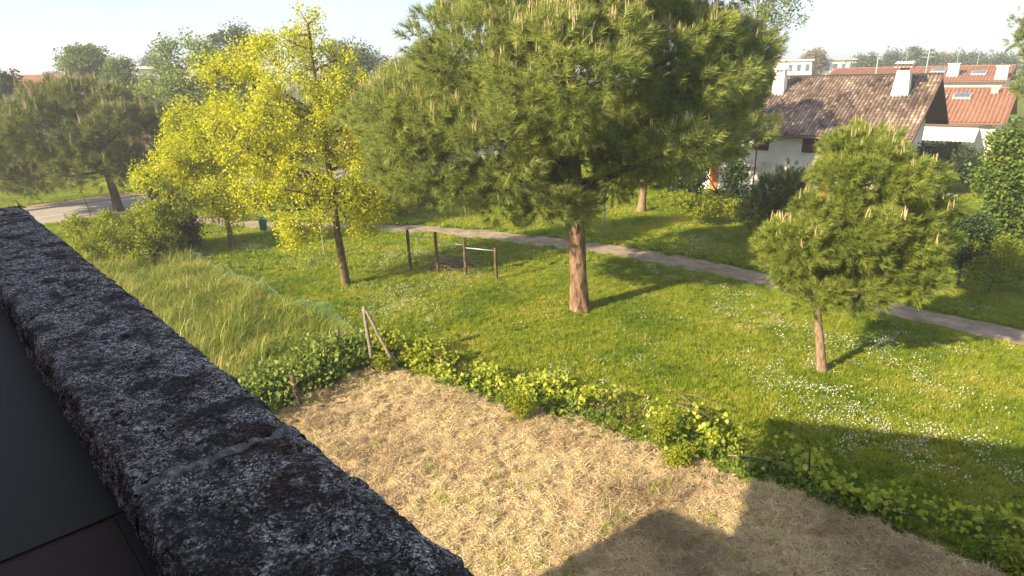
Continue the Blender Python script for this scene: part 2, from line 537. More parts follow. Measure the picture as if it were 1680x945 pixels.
# ---------------------------------------------------------------- scattering (uncountable stuff)
def scatter(name, pts, sources, label, cat, rot=None, scl=None, tint=None, mat=None, tilt=0.25):
    n = len(pts)
    rs = np.random.default_rng(len(name) * 7 + n)
    if rot is None:
        rot = np.c_[rs.normal(0, tilt, (n, 2)), rs.uniform(0, 6.283, n)]
    if scl is None: scl = rs.uniform(0.7, 1.3, n)
    if tint is None: tint = rs.uniform(0, 1, n)
    src = bpy.data.collections.new(name + '_pieces')
    for k, me in enumerate(sources):
        if mat is not None and not me.materials: me.materials.append(mat)
        src.objects.link(bpy.data.objects.new('%s_piece_%d' % (name, k), me))
    me = bpy.data.meshes.new(name)
    me.vertices.add(n)
    me.vertices.foreach_set('co', np.ascontiguousarray(pts, dtype=np.float32).ravel())
    for an, ty, dat in (('rot', 'FLOAT_VECTOR', rot), ('scl', 'FLOAT', scl), ('tint', 'FLOAT', np.clip(tint, 0, 1)), ('idx', 'INT', rs.integers(0, len(sources), n))):
        a = me.attributes.new(an, ty, 'POINT')
        if ty == 'FLOAT_VECTOR': a.data.foreach_set('vector', np.ascontiguousarray(dat, dtype=np.float32).ravel())
        elif ty == 'INT': a.data.foreach_set('value', np.ascontiguousarray(dat, dtype=np.int32))
        else: a.data.foreach_set('value', np.ascontiguousarray(dat, dtype=np.float32))
    o = bpy.data.objects.new(name, me)
    COL.objects.link(o)
    ng = bpy.data.node_groups.new(name + '_scatter', 'GeometryNodeTree')
    ng.interface.new_socket('Geometry', in_out='INPUT', socket_type='NodeSocketGeometry')
    ng.interface.new_socket('Geometry', in_out='OUTPUT', socket_type='NodeSocketGeometry')
    N, L = ng.nodes, ng.links
    gi, go = N.new('NodeGroupInput'), N.new('NodeGroupOutput')
    ci = N.new('GeometryNodeCollectionInfo')
    ci.inputs['Collection'].default_value = src
    ci.inputs['Separate Children'].default_value = True
    ci.inputs['Reset Children'].default_value = True
    ip = N.new('GeometryNodeInstanceOnPoints')
    ip.inputs['Pick Instance'].default_value = True
    def na(nm, ty):
        k = N.new('GeometryNodeInputNamedAttribute'); k.data_type = ty; k.inputs[0].default_value = nm
        return k.outputs[0]
    L.new(gi.outputs[0], ip.inputs['Points'])
    L.new(ci.outputs[0], ip.inputs['Instance'])
    L.new(na('idx', 'INT'), ip.inputs['Instance Index'])
    L.new(na('rot', 'FLOAT_VECTOR'), ip.inputs['Rotation'])
    L.new(na('scl', 'FLOAT'), ip.inputs['Scale'])
    L.new(ip.outputs[0], go.inputs[0])
    md = o.modifiers.new('scatter', 'NODES')
    md.node_group = ng
    return tag(o, label, cat, kind='stuff')

def turf(size, n, h, w, lean, seed, leafy=0.15, hv=0.45, tvar=0.2):
    """a square patch of n bent blades and small clover leaves"""
    r = np.random.default_rng(seed)
    b = np.c_[r.uniform(-size / 2, size / 2, (n, 2)), np.full(n, -0.01)]
    cl = fbm(np.c_[b[:, :2] * 7 + seed * 3.1, b[:, :1] * 0], 2, seed)
    hh = h * r.uniform(1 - hv, 1 + hv, n) * (0.45 + 1.1 * cl)
    a = r.uniform(0, 6.283, n)
    d = np.c_[np.cos(a), np.sin(a), a * 0]
    sd_ = np.c_[-d[:, 1], d[:, 0], a * 0] * (w * r.uniform(0.7, 1.3, n))[:, None]
    ln = (lean * r.uniform(0.3, 1.4, n))[:, None]
    up = np.array([0, 0, 1.0])
    hc = hh[:, None]
    p1 = b + d * hc * ln * 0.35 + up * hc * 0.55
    p2 = b + d * hc * ln + up * hc * np.clip(1.0 - 0.3 * ln, 0.15, 1)
    V = np.stack([b - sd_, b + sd_, p1 + sd_ * 0.8, p1 - sd_ * 0.8, p2], 1).reshape(-1, 3)
    k = np.arange(n)[:, None] * 5
    Fq = np.concatenate([k + np.array([[0, 1, 2]]), k + np.array([[0, 2, 3]]), k + np.array([[3, 2, 4]])])
    tn = np.repeat(r.normal(0, tvar, n), 5)
    m = int(n * leafy)
    if m:
        c = np.c_[r.uniform(-size / 2, size / 2, (m, 2)), h * r.uniform(0.2, 0.7, m)]
        nr = unit(r.normal(size=(m, 3)) * 0.5 + up)
        d = unit(np.cross(nr, r.normal(size=(m, 3)))); s_ = np.cross(nr, d)
        z = (0.05 * r.uniform(0.6, 1.3, m))[:, None] * (w / 0.006)
        V2 = np.stack([c - d * z * 0.5, c + s_ * z * 0.35, c + d * z * 0.5, c - s_ * z * 0.35], 1).reshape(-1, 3)
        k = len(V) + np.arange(m)[:, None] * 4
        Fq = np.concatenate([Fq, k + np.array([[0, 1, 2]]), k + np.array([[0, 2, 3]])])
        V = np.concatenate([V, V2]); tn = np.concatenate([tn, np.repeat(r.normal(0.1, tvar, m), 4)])
    return meshnp('turf', V, Fq, False, tn)

def left_of_path(P):
    return dist_line(PATH_C, P) > 0.86

road_o = r_far
def off_road(P):
    o = (P - road_o) @ rn
    return (o > 2.2) | (o < -RW - 0.3)

def field_side(P):
    """True on the house side of the fence"""
    poly = np.concatenate([FENCE, [(30, -10), (-40, -10), (-40, 27.3)]])
    return inside(poly, P)

def frustum(P, m=1.12):
    d = np.c_[P, np.zeros(len(P))] - CAM
    z = d @ _f
    return (z > 1) & (np.abs(d @ _R / z) < 0.804 * m) & (np.abs(d @ _U / z) < 0.452 * m + 0.05)

def rand_pts(n, x0, x1, y0, y1, seed):
    r = np.random.default_rng(seed)
    return np.c_[r.uniform(x0, x1, n), r.uniform(y0, y1, n)]

def patch_grid(x0, x1, y0, y1, size, ok, seed):
    r = np.random.default_rng(seed)
    gx, gy = np.meshgrid(np.arange(x0, x1, size), np.arange(y0, y1, size))
    P = np.c_[gx.ravel(), gy.ravel()]
    c45 = np.array([[0.83, -0.56], [0.56, 0.83]])
    P = (P - P.mean(0)) @ c45 + P.mean(0)
    P = P + r.normal(0, size * 0.06, P.shape)
    h = size * 0.45
    full = ok(P)
    for q in ((h, h), (h, -h), (-h, h), (-h, -h)): full &= ok(P + np.array(q))
    rest = P[~full]
    sub = np.concatenate([rest + np.array(q) * size / 4 for q in ((1, 1), (1, -1), (-1, 1), (-1, -1))])
    return P[full], sub[ok(sub)]

def lawn_ok(P): return (~field_side(P) | ((P[:, 0] > -3.2) & ~inside(FIELD, P + np.array([-0.12, -0.16])))) & left_of_path(P) & off_road(P)
def put_turf(name, P, size, srcs, label, cat, mat, sc=(0.9, 1.1)):
    r = np.random.default_rng(len(P))
    n = len(P)
    rot = np.c_[np.zeros((n, 2)), r.integers(0, 4, n) * math.pi / 2 + 0.59 + r.normal(0, 0.06, n)]
    return scatter(name, np.c_[P, np.zeros(n)], srcs, label, cat, rot=rot, scl=r.uniform(*sc, n), mat=mat)
near, edge = patch_grid(-24, 26, 0, 31, 0.5, lambda P: lawn_ok(P) & (P[:, 1] < 25), 1)
near, edge = near[frustum(near, 1.15)], edge[frustum(edge, 1.15)]
NEAR = [turf(0.54, 900, 0.12, 0.0055, 0.75, s) for s in range(7)]
EDGE = [turf(0.29, 250, 0.12, 0.0055, 0.75, 20 + s) for s in range(5)]
FAR = [turf(1.08, 1000, 0.15, 0.011, 0.75, 40 + s) for s in range(5)]
put_turf('lawn_grass', near, 0.5, NEAR, 'uneven green lawn grass with clover beyond the vine fence', 'grass', MT['grass'])
put_turf('lawn_grass', edge, 0.25, EDGE, 'green grass fringe along the path and the fence', 'grass', MT['grass'])
P1, P2e = patch_grid(-60, 55, 18, 75, 1.0, lambda P: lawn_ok(P) & (P[:, 1] > 25), 2)
P1, P2e = P1[frustum(P1, 1.1)], P2e[frustum(P2e, 1.1)]
put_turf('lawn_grass', P1, 1.0, FAR, 'lawn grass of the park beyond the footpath', 'grass', MT['grass'])
FE = [turf(0.55, 260, 0.15, 0.011, 0.75, 60 + s) for s in range(4)]
put_turf('lawn_grass', P2e, 0.5, FE, 'grass fringe beyond the far edge of the footpath', 'grass', MT['grass'])

# rough tall grass left of the fence
def tall_ok(P): return field_side(P) & ~inside(FIELD, P) & (dist_line(np.array([(-3.6, 15.9), (-5.3, 13.7)]), P) > 0.35) & (P[:, 0] < -3.6)
P1, P2e = patch_grid(-40, 0, 5, 40, 0.6, tall_ok, 3)
P1, P2e = P1[frustum(P1, 1.15)], P2e[frustum(P2e, 1.15)]
TALL = [turf(0.7, 380, 0.34, 0.008, 1.0, 80 + s, 0.3, 0.6, 0.38) for s in range(6)] + [turf(0.7, 200, 0.55, 0.007, 0.8, 90 + s, 0.2, 0.6, 0.5) for s in range(3)]
TE = [turf(0.36, 130, 0.34, 0.006, 0.7, 95 + s, 0.3, 0.5, 0.25) for s in range(3)]
put_turf('tall_grass', P1, 0.6, TALL, 'tall yellowing meadow grass left of the straw field', 'grass', MT['tall_grass'], (0.75, 1.2))
put_turf('tall_grass', P2e, 0.3, TE, 'meadow grass fringe under the net fence', 'grass', MT['tall_grass'])

# straw lying on the field, one loose sheet
r_ = np.random.default_rng(12)
fv = FIELD_V[frustum(FIELD_V[:, :2], 1.1)]
wz = np.clip(fv[:, 2] - np.percentile(fv[:, 2], 22), 0.0, 0.06) + 0.004
n = 260000
b = fv[r_.choice(len(fv), n, p=wz / wz.sum())] + np.c_[r_.normal(0, 0.04, (n, 2)), r_.uniform(0.0, 0.02, n)]
a = r_.uniform(0, 6.283, n)
ln = r_.gamma(3.0, 0.032, n)
d = np.c_[np.cos(a), np.sin(a), r_.normal(0.1, 0.28, n)] * ln[:, None]
sd_ = np.c_[-np.sin(a), np.cos(a), r_.normal(0, 0.5, n)] * 0.005
V = np.stack([b - sd_, b + sd_, b + d], 1).reshape(-1, 3)
blot = fbm(np.c_[b[:, :2] * 1.1, b[:, :1] * 0], 4, 90)
t_ = -0.15 + 1.3 * blot + r_.normal(0, 0.2, n)
tag(link('straw', meshnp('straw', V, np.arange(3 * n).reshape(-1, 3), False, np.repeat(np.clip(t_, 0, 1), 3)), MT['straw']), 'dry mown straw covering the bare field', 'straw', kind='stuff')
# few green weeds in the straw
TUFTS2 = [turf(0.3, 30, 0.13, 0.006, 0.8, 120 + k, 0.4) for k in range(4)]
sel = r_.integers(0, len(FIELD_V), 900)
Ps = FIELD_V[sel]
Ps = Ps[frustum(Ps[:, :2]) & (fbm(np.c_[Ps[:, :2] * 0.9, Ps[:, :1] * 0], 2, 15) > 0.55)]
scatter('field_weeds', Ps, TUFTS2, 'scattered green weeds growing through the straw', 'weeds', scl=r_.uniform(0.4, 0.8, len(Ps)), mat=MT['grass'])

# daisies and clover heads
def daisy(seed):
    r = np.random.default_rng(seed)
    V, Fq = [], []
    for i in range(6):
        c = np.array([*(r.normal(0, 0.11, 2)), r.uniform(0.10, 0.17)])
        k = len(V)
        tl = r.normal(0, 0.35, 2)
        for j in range(6):
            a = j / 6 * 6.283
            V.append(c + 0.0098 * np.array([math.cos(a), math.sin(a), math.cos(a) * tl[0] + math.sin(a) * tl[1]]))
        V.append(c + np.array([0, 0, 0.006]))
        Fq += [(k + j, k + (j + 1) % 6, k + 6) for j in range(6)]
    return meshnp('daisy', np.array(V), np.array(Fq))
DA = [daisy(s) for s in range(3)]
P = np.concatenate([rand_pts(60000, -14, 17, 8, 30, 41), rand_pts(25000, -14, 16, 26, 40, 42)])
P = P[frustum(P) & ~field_side(P) & left_of_path(P)]
pt = fbm(np.c_[P * 0.42, P[:, :1] * 0], 3, 55)
fi = fbm(np.c_[P * 1.7, P[:, :1] * 0], 2, 56)
hot = np.exp(-(((P[:, 0] - 8.3) / 4.2) ** 2 + ((P[:, 1] - 14.6) / 4.0) ** 2)) * 0.30
hot += np.exp(-(((P[:, 0] - 7) / 3.5) ** 2 + ((P[:, 1] - 31.5) / 2.5) ** 2)) * 0.16
hot += np.exp(-(((P[:, 0] + 5) / 3.5) ** 2 + ((P[:, 1] - 25.0) / 3.5) ** 2)) * 0.12
pr = np.clip((pt - 0.58 + hot) * 2.0, 0, 1) * np.clip((fi - 0.30) * 2.8, 0, 1) + 0.02
P = P[np.random.default_rng(43).uniform(size=len(P)) < pr * 0.55]
scatter('daisies', np.c_[P, np.zeros(len(P))], DA, 'small white daisies scattered in patches over the lawn', 'flowers', mat=MT['petal'], scl=np.random.default_rng(44).uniform(0.8, 1.5, len(P)))

# ---------------------------------------------------------------- trees
def lobes_px(specs, Y0):
    out = []
    for s in specs:
        x, y, rx, rz = s[:4]
        dy = s[4] if len(s) > 4 else 0.0
        ry = s[5] if len(s) > 5 else None
        c = at(x, y, Y0 + dy)
        k = scale_at(Y0 + dy, c[2], c[0])
        out.append((c, np.array([rx * k, (ry if ry is not None else rx * k * 0.9), rz * k])))
    return out

def sample_lobes(lobes, n, r, shell=0.35):
    vol = np.array([l[1].prod() ** 0.75 for l in lobes])
    k = r.choice(len(lobes), n, p=vol / vol.sum())
    d = unit(r.normal(size=(n, 3)))
    rad = r.uniform(size=n) ** shell
    C_ = np.array([l[0] for l in lobes])[k]
    R_ = np.array([l[1] for l in lobes])[k]
    pos = C_ + d * rad[:, None] * R_
    out = unit(d / R_)
    # drop points buried well inside another lobe
    bur = np.full(n, 9.0)
    for c, rr in lobes:
        bur = np.minimum(bur, np.linalg.norm((pos - c) / rr, axis=1))
    return pos, out, bur

def far_pick(P_, k, r):
    ch = [int(r.integers(len(P_)))]
    d = np.linalg.norm(P_ - P_[ch[0]], axis=1)
    while len(ch) < min(k, len(P_)):
        j = int(d.argmax()); ch.append(j)
        d = np.minimum(d, np.linalg.norm(P_ - P_[j], axis=1))
    return ch

def curve(a, b, up, r, n=7, wob=0.06):
    t = np.linspace(0, 1, n)[:, None]
    L_ = np.linalg.norm(b - a)
    mid = (a + b) / 2 + np.array([0, 0, up * L_]) + r.normal(0, wob * L_, 3)
    p = (1 - t) ** 2 * a + 2 * (1 - t) * t * mid + t ** 2 * b
    return p

def skeleton(base, top, r0, ends, r, nlimb, T, k0=10, trunk_pts=None, limb_up=-0.05, start=0.35, limb_r=0.45, droop=0.0):
    """trunk up to top, limbs to a spread-out choice of ends; returns sample points of the wood"""
    base, top = np.asarray(base, float), np.asarray(top, float)
    if trunk_pts is None:
        t = np.linspace(0, 1, 14)[:, None]
        trunk_pts = base + (top - base) * t + np.c_[np.sin(t * 5) * 0.02, np.cos(t * 4) * 0.02, t * 0] * np.linalg.norm(top - base) * 0.4
    tp = np.asarray(trunk_pts, float)
    h = np.linspace(0, 1, len(tp))
    rad = r0 * (1 - 0.72 * h) * (1 + 0.35 * np.exp(-h * 22))
    T['trunk'].add(tp, rad, k0)
    pts = [tp[len(tp) // 3:]]
    lr = [rad[len(tp) // 3:]]
    for j in far_pick(ends, nlimb, r):
        e = ends[j]
        # leave the trunk below the end
        cand = tp[int(len(tp) * start):]
        dz = np.abs(cand[:, 2] - (e[2] - 0.45 * np.linalg.norm((e - cand)[:, :2], axis=1)))
        i = int(dz.argmin()) + int(len(tp) * start)
        i = min(i, len(tp) - 1)
        c = curve(tp[i], e, limb_up, r, 8)
        rr = np.linspace(min(rad[i] * 0.75, r0 * limb_r), 0.012, 8)
        T['limb'].add(c, rr, 5)
        pts.append(c[2:]); lr.append(rr[2:])
    return np.concatenate(pts), np.concatenate(lr)

def twigs(T, ends, wood, wr, r, rad=0.014):
    for e in ends:
        d = np.linalg.norm(wood - e, axis=1) + np.clip(wood[:, 2] - e[2], 0, 9) * 0.8
        i = int(d.argmin())
        if d[i] < 0.05: continue
        c = curve(wood[i], e, 0.08, r, 4, 0.05)
        T['limb'].add(c, np.linspace(min(wr[i], rad * 1.6), rad * 0.4, 4), 3)

def leaves_mesh(name, pos, size, r, up=0.35, tint=None, fold=0.25, aspect=0.6):
    n = len(pos)
    nrm = unit(r.normal(size=(n, 3)) + np.array([0, 0, up]))
    d = unit(np.cross(nrm, r.normal(size=(n, 3))))
    s = np.cross(nrm, d)
    sz = (size * r.uniform(0.5, 1.45, n))[:, None]
    a = pos - d * sz * 0.5
    b = pos + s * sz * aspect * 0.5 + nrm * sz * fold * 0.5
    c = pos + d * sz * 0.5
    e = pos - s * sz * aspect * 0.5 + nrm * sz * fold * 0.5
    V = np.stack([a, b, c, e], 1).reshape(-1, 3)
    k = np.arange(n)[:, None] * 4
    Fq = np.concatenate([k + np.array([[0, 1, 2]]), k + np.array([[0, 2, 3]])], 0)
    t = r.uniform(0, 1, n) if tint is None else tint
    return meshnp(name, V, Fq, False, np.repeat(np.clip(t, 0, 1), 4))

def broadleaf(name, label, base, lobes, mat, seed, n_clump=160, n_leaf=90, leaf=0.1, sig=0.28, r0=0.12, top=None, bark='bark_dark', nlimb=10, group=None, cat='tree', shell=0.4, aspect=0.75, trunk_pts=None, stretch=(1, 1, 1), up=0.3, bur_min=0.45, tvar=0.22, start=0.35):
    r = np.random.default_rng(seed)
    root = empty(name, base, label, cat, group)
    P_, out, bur = sample_lobes(lobes, n_clump, r, shell)
    P_ = P_[bur > bur_min]
    P_[:, 2] = np.maximum(P_[:, 2], base[2] + sig * 0.8)
    c = P_.mean(0)
    if top is None: top = np.array([c[0], c[1], np.percentile(P_[:, 2], 80)])
    T = {'trunk': Tubes(), 'limb': Tubes()}
    wood, wr = skeleton(base, top, r0, P_, r, nlimb, T, trunk_pts=trunk_pts, start=start)
    twigs(T, P_, wood, wr, r)
    tr = link('trunk', T['trunk'].mesh('trunk', True, r0 * 0.3, 5), MT[bark], root)
    link('branches', T['limb'].mesh('branches'), MT[bark], tr)
    n = len(P_) * n_leaf
    k = np.repeat(np.arange(len(P_)), n_leaf)
    sg = sig * r.uniform(0.6, 1.35, len(P_))
    pos = P_[k] + unit(r.normal(size=(n, 3))) * (r.uniform(size=n) ** 0.5)[:, None] * 1.75 * sg[k][:, None] * np.array(stretch)
    ok = pos[:, 2] > 0.03
    pos, k = pos[ok], k[ok]
    ct = r.normal(0, 0.13, len(P_))
    tint = 0.45 + ct[k] + r.normal(0, tvar, len(pos))
    link('crown', leaves_mesh('crown', pos, leaf, r, up, tint, aspect=aspect), MT[mat], root)
    return root

def pine(name, label, base, lobes, mat, seed, n_clump=120, n_tuft=22, n_needle=44, nl=0.17, r0=0.3, top=None, bark='bark_pine', trunk_pts=None, sig=0.34, candles=0.12, cl=0.22, nlimb=16, shell=0.3, w=0.006, group=None, bur_min=0.7, k0=14, rough=0.25, cmin=0.3):
    ext = sig * 1.05 + nl * 0.3
    lobes = [(c, np.maximum(rr - ext, rr * 0.35)) for c, rr in lobes]
    r = np.random.default_rng(seed)
    root = empty(name, base, label, 'pine tree', group)
    P_, out, bur = sample_lobes(lobes, n_clump * 3, r, shell)
    ok = bur > bur_min
    P_, out = P_[ok][:n_clump], out[ok][:n_clump]
    c = P_.mean(0)
    if top is None: top = np.array([c[0], c[1], np.percentile(P_[:, 2], 75)])
    T = {'trunk': Tubes(), 'limb': Tubes()}
    wood, wr = skeleton(base, top, r0, P_, r, nlimb, T, trunk_pts=trunk_pts, k0=k0, start=0.4, limb_r=0.4)
    twigs(T, P_, wood, wr, r, 0.02)
    n = len(P_) * n_tuft
    k = np.repeat(np.arange(len(P_)), n_tuft)
    sg = sig * r.uniform(0.75, 1.3, len(P_))
    dr = unit(r.normal(size=(n, 3)) + out[k] * 0.55 + np.array([0, 0, 0.35]))
    off = dr * (r.uniform(size=n) ** 0.3)[:, None] * sg[k][:, None] * 1.7 * np.array([1, 1, 0.75])
    tp = P_[k] + off
    ax = unit(unit(off) * 0.75 + out[k] * 0.45 + np.array([0, 0, 0.62]) + r.normal(0, 0.18, (n, 3)))
    # little shoots carrying the tufts
    tr = link('trunk', T['trunk'].mesh('trunk', True, r0 * rough, 5), MT[bark], root)
    link('branches', T['limb'].mesh('branches'), MT['bark_dark'], tr)
    m = n * n_needle
    kk = np.repeat(np.arange(n), n_needle)
    u = r.uniform(-0.15, 1, m)
    A = ax[kk]
    pr = unit(np.cross(A, r.normal(size=(m, 3))))
    d = unit(A * (0.35 + 0.75 * np.clip(u, 0, 1))[:, None] + pr * r.uniform(0.35, 0.85, m)[:, None])
    bs = tp[kk] + A * (u * nl * 0.9)[:, None]
    ln = nl * r.uniform(0.7, 1.15, m)
    sd_ = unit(np.cross(d, r.normal(size=(m, 3)))) * w
    tip = bs + d * ln[:, None] - np.array([0, 0, 1]) * (ln * 0.08)[:, None]
    V = np.stack([bs - sd_, bs + sd_, tip], 1).reshape(-1, 3)
    Fq = np.arange(m * 3).reshape(-1, 3)
    ct = r.normal(0, 0.10, len(P_)); tt = r.normal(0, 0.10, n)
    tint = 0.42 + ct[k][kk] + tt[kk] + r.normal(0, 0.10, m) + (u - 0.5) * 0.12
    crown = link('crown', meshnp('crown', V, Fq, False, np.clip(np.stack([tint - 0.22, tint - 0.22, tint + 0.2], 1).ravel(), 0, 1)), MT[mat], root)
    # pale candles on upward tufts, several to a shoot
    hz = (tp[:, 2] - tp[:, 2].min()) / (np.ptp(tp[:, 2]) + 1e-6)
    open_ = np.full(n, 9.0)
    tip0 = tp + ax * nl
    for cc, rr in lobes: open_ = np.minimum(open_, np.linalg.norm((tip0 - cc) / rr, axis=1))
    selc = np.where((ax[:, 2] > 0.72) & (open_ > 0.93) & (hz > cmin) & (r.uniform(size=n) < candles))[0]
    CV, CF, nn = [], [], 0
    for i in selc:
        for j in range(int(r.integers(2, 6))):
            b = tp[i] + ax[i] * nl * 0.7 + r.normal(0, 0.035, 3)
            L_ = cl * r.uniform(0.5, 1.25)
            d_ = unit(np.array([r.normal(0, 0.1), r.normal(0, 0.1), 1.0]))
            V_, F_ = tube([b, b + d_ * L_ * 0.6, b + d_ * L_], [0.013, 0.011, 0.004], 4)
            CV.append(V_); CF.append(F_ + nn); nn += len(V_)
    if CV:
        link('shoots', meshnp('shoots', np.concatenate(CV), np.concatenate(CF)), MT['candle'], crown).__setitem__('kind', 'stuff')
    return root

# ---------------------------------------------------------------- the balcony parapet and the house behind the camera
LN = unit(np.array([0.727, 0.686, 0.0]))           # outward from the house
LL = np.array([-LN[1], LN[0], 0.0])                # along the parapet, away from the camera
N_IN, N_OUT, Z_TOP = 0.127, 0.387, 6.95
def lp(lat, n, z): return LL * lat + LN * n + np.array([0, 0, z])

def coping_mat(name='lichened_stone', lift=1.0):
    m, n, l, b = new_mat(name)
    p = geo_pos(n)
    big = noise(n, l, 6, 5, p)
    c = ramp(n, l, big, [(0.36, (0.036 * lift, 0.018 * lift, 0.013 * lift)), (0.52, (0.026 * lift, 0.021 * lift, 0.020 * lift)), (0.68, (0.045 * lift, 0.043 * lift, 0.046 * lift))])
    f2 = noise(n, l, 60, 8, p, 0.85)
    reg = ramp(n, l, noise(n, l, 13, 6, p, 0.75), [(0.43, (0.10, 0.10, 0.10)), (0.57, (1, 1, 1))])
    def spk(f, a, z, col, c):
        k = n.new('ShaderNodeMath'); k.operation = 'MULTIPLY'
        l.new(ramp(n, l, f, [(a, (0, 0, 0)), (z, (1, 1, 1))]), k.inputs[0]); l.new(reg, k.inputs[1])
        return mixc(n, l, k.outputs[0], c, col)
    c = spk(f2, 0.47, 0.58, (0.14, 0.137, 0.148), c)
    c = spk(noise(n, l, 110, 6, p, 0.8), 0.51, 0.58, (0.46, 0.46, 0.49), c)
    c = spk(noise(n, l, 230, 4, p, 0.7), 0.55, 0.61, (0.9, 0.9, 0.93), c)
    f3 = noise(n, l, 40, 6, p, 0.85)
    c = mixc(n, l, ramp(n, l, f3, [(0.38, (1, 1, 1)), (0.47, (0, 0, 0))]), c, (0.009, 0.0065, 0.006))
    l.new(c, b.inputs['Base Color'])
    b.inputs['Roughness'].default_value = 0.92
    b.inputs['Specular IOR Level'].default_value = 0.15
    bump(n, l, b, f2, 1.0, 0.012)
    return m
MT['coping'] = coping_mat()
MT['mortar'] = plain('pale_mortar', (0.04, 0.038, 0.04), (0.12, 0.12, 0.125), 95, 0.95, 0.6, 0.004, c3=(0.26, 0.26, 0.275))
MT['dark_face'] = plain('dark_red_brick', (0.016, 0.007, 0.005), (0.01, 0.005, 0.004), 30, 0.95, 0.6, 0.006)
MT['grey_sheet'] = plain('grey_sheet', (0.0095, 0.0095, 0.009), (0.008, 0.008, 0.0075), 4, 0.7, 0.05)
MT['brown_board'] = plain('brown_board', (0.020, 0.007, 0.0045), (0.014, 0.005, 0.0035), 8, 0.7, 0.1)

ZV0 = np.array([0, 0, 1.0])
parapet = empty('balcony_parapet', lp(1.9, 0.25, 5.9), 'rough dark lichened stone parapet running across the lower left foreground', 'parapet')

def coping_stone(l0, l1, seed, dz, end=False):
    nl, nn = max(8, int((l1 - l0) / 0.006)), 48
    a = np.linspace(l0, l1, nl); 
    s = np.linspace(-0.09, N_OUT - N_IN + 0.10, nn)       # unrolled: inner face, top, outer face
    A, S = np.meshgrid(a, s, indexing='ij')
    w = N_OUT - N_IN
    nx = np.clip(S, 0, w) + N_IN
    z = np.where(S < 0, S, np.where(S > w, -(S - w), 0.0))
    # rounded, chipped arrises
    P3 = np.stack([A, nx, z + Z_TOP + dz], -1).reshape(-1, 3)
    f = fbm(P3 * np.array([42, 42, 42]), 4, 77) - 0.5
    g = fbm(P3 * np.array([11, 11, 11]), 3, 86) - 0.5
    edge_o = np.exp(-((S.ravel() - w) / 0.022) ** 2)
    edge_i = np.exp(-((S.ravel()) / 0.016) ** 2)
    P3[:, 2] += f * 0.016 + g * 0.010 - edge_o * (0.008 + np.clip(f + g, 0, 1) * 0.05) - edge_i * 0.006
    P3[:, 1] += np.where(S.ravel() >= w - 0.004, (f * 0.045 + g * 0.028), 0) - edge_o * 0.006
    P3[:, 1] += np.where(S.ravel() <= 0.004, f * 0.025 + g * 0.012, 0) + edge_i * 0.004
    endw = np.minimum(A.ravel() - l0, l1 - A.ravel())
    P3[:, 2] -= np.exp(-(endw / 0.006) ** 2) * 0.0015
    if end:
        far = np.clip((P3[:, 0] - (l1 - 0.03)) / 0.03, 0, 1)
        P3[:, 0] += far * (f + g) * 0.06
        P3[:, 2] -= far ** 2 * 0.012
    V = P3[:, :1] * LL + P3[:, 1:2] * LN + P3[:, 2:3] * np.array([0, 0, 1.0])
    idx = np.arange(nl * nn).reshape(nl, nn)
    q = np.stack([idx[:-1, :-1], idx[1:, :-1], idx[1:, 1:], idx[:-1, 1:]], -1).reshape(-1, 4)
    # close the two ends
    me = meshnp('coping_stone', V, q, True)
    link('coping_stone', me, MT['coping'], parapet)
    mb = MB()
    for row in (0, nl - 1):
        mb.poly([V[i] for i in (idx[row] if row else idx[row][::-1])])
    return V

joints = [-0.55, -0.02, 0.35, 0.755, 0.94, 1.33, 1.93, 2.52, 3.12, 3.87]
wid = {0.94: 0.009}
for i in range(len(joints) - 1):
    g0 = wid.get(joints[i], 0.0006); g1 = wid.get(joints[i + 1], 0.0006)
    coping_stone(joints[i] + g0, joints[i + 1] - (g1 if i < len(joints) - 2 else 0), 100 + i, float(rng.normal(0, 0.001)), i == len(joints) - 2)
for j in joints[1:-1]:
    hw = wid.get(j, 0.0006) + 0.002
    n1, m1_ = 120, 7
    A_, N_ = np.meshgrid(np.linspace(-hw, hw, m1_), np.linspace(N_IN + 0.006, N_OUT - 0.004, n1))
    sk = (N_ - 0.26) * 0.25 * 0
    q3 = np.stack([j + A_, N_, np.full(A_.shape, Z_TOP)], -1).reshape(-1, 3)
    f = fbm(q3 * 42, 4, 77) - 0.5; g = fbm(q3 * 11, 3, 86) - 0.5
    eo = np.exp(-((q3[:, 1] - N_OUT) / 0.022) ** 2) * (0.008 + np.clip(f + g, 0, 1) * 0.05)
    z = Z_TOP - eo + f * 0.016 + g * 0.010 + (0.0045 if j in wid else -0.003) * (1 - (A_.ravel() / hw) ** 2) - 0.0025 - np.clip(fbm(q3 * 70, 3, 15) - 0.47, 0, 1) * 0.03
    V = q3[:, :1] * LL + q3[:, 1:2] * LN + z[:, None] * ZV0
    idx = np.arange(n1 * m1_).reshape(n1, m1_)
    q = np.stack([idx[:-1, :-1], idx[1:, :-1], idx[1:, 1:], idx[:-1, 1:]], -1).reshape(-1, 4)
    link('mortar_joint', meshnp('mortar_joint', V, q, True), MT['mortar'], parapet)
mb = MB()
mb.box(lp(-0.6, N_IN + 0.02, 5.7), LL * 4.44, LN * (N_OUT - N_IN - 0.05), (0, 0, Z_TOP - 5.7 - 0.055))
mb.build('wall_core', MT['dark_face'], parapet)
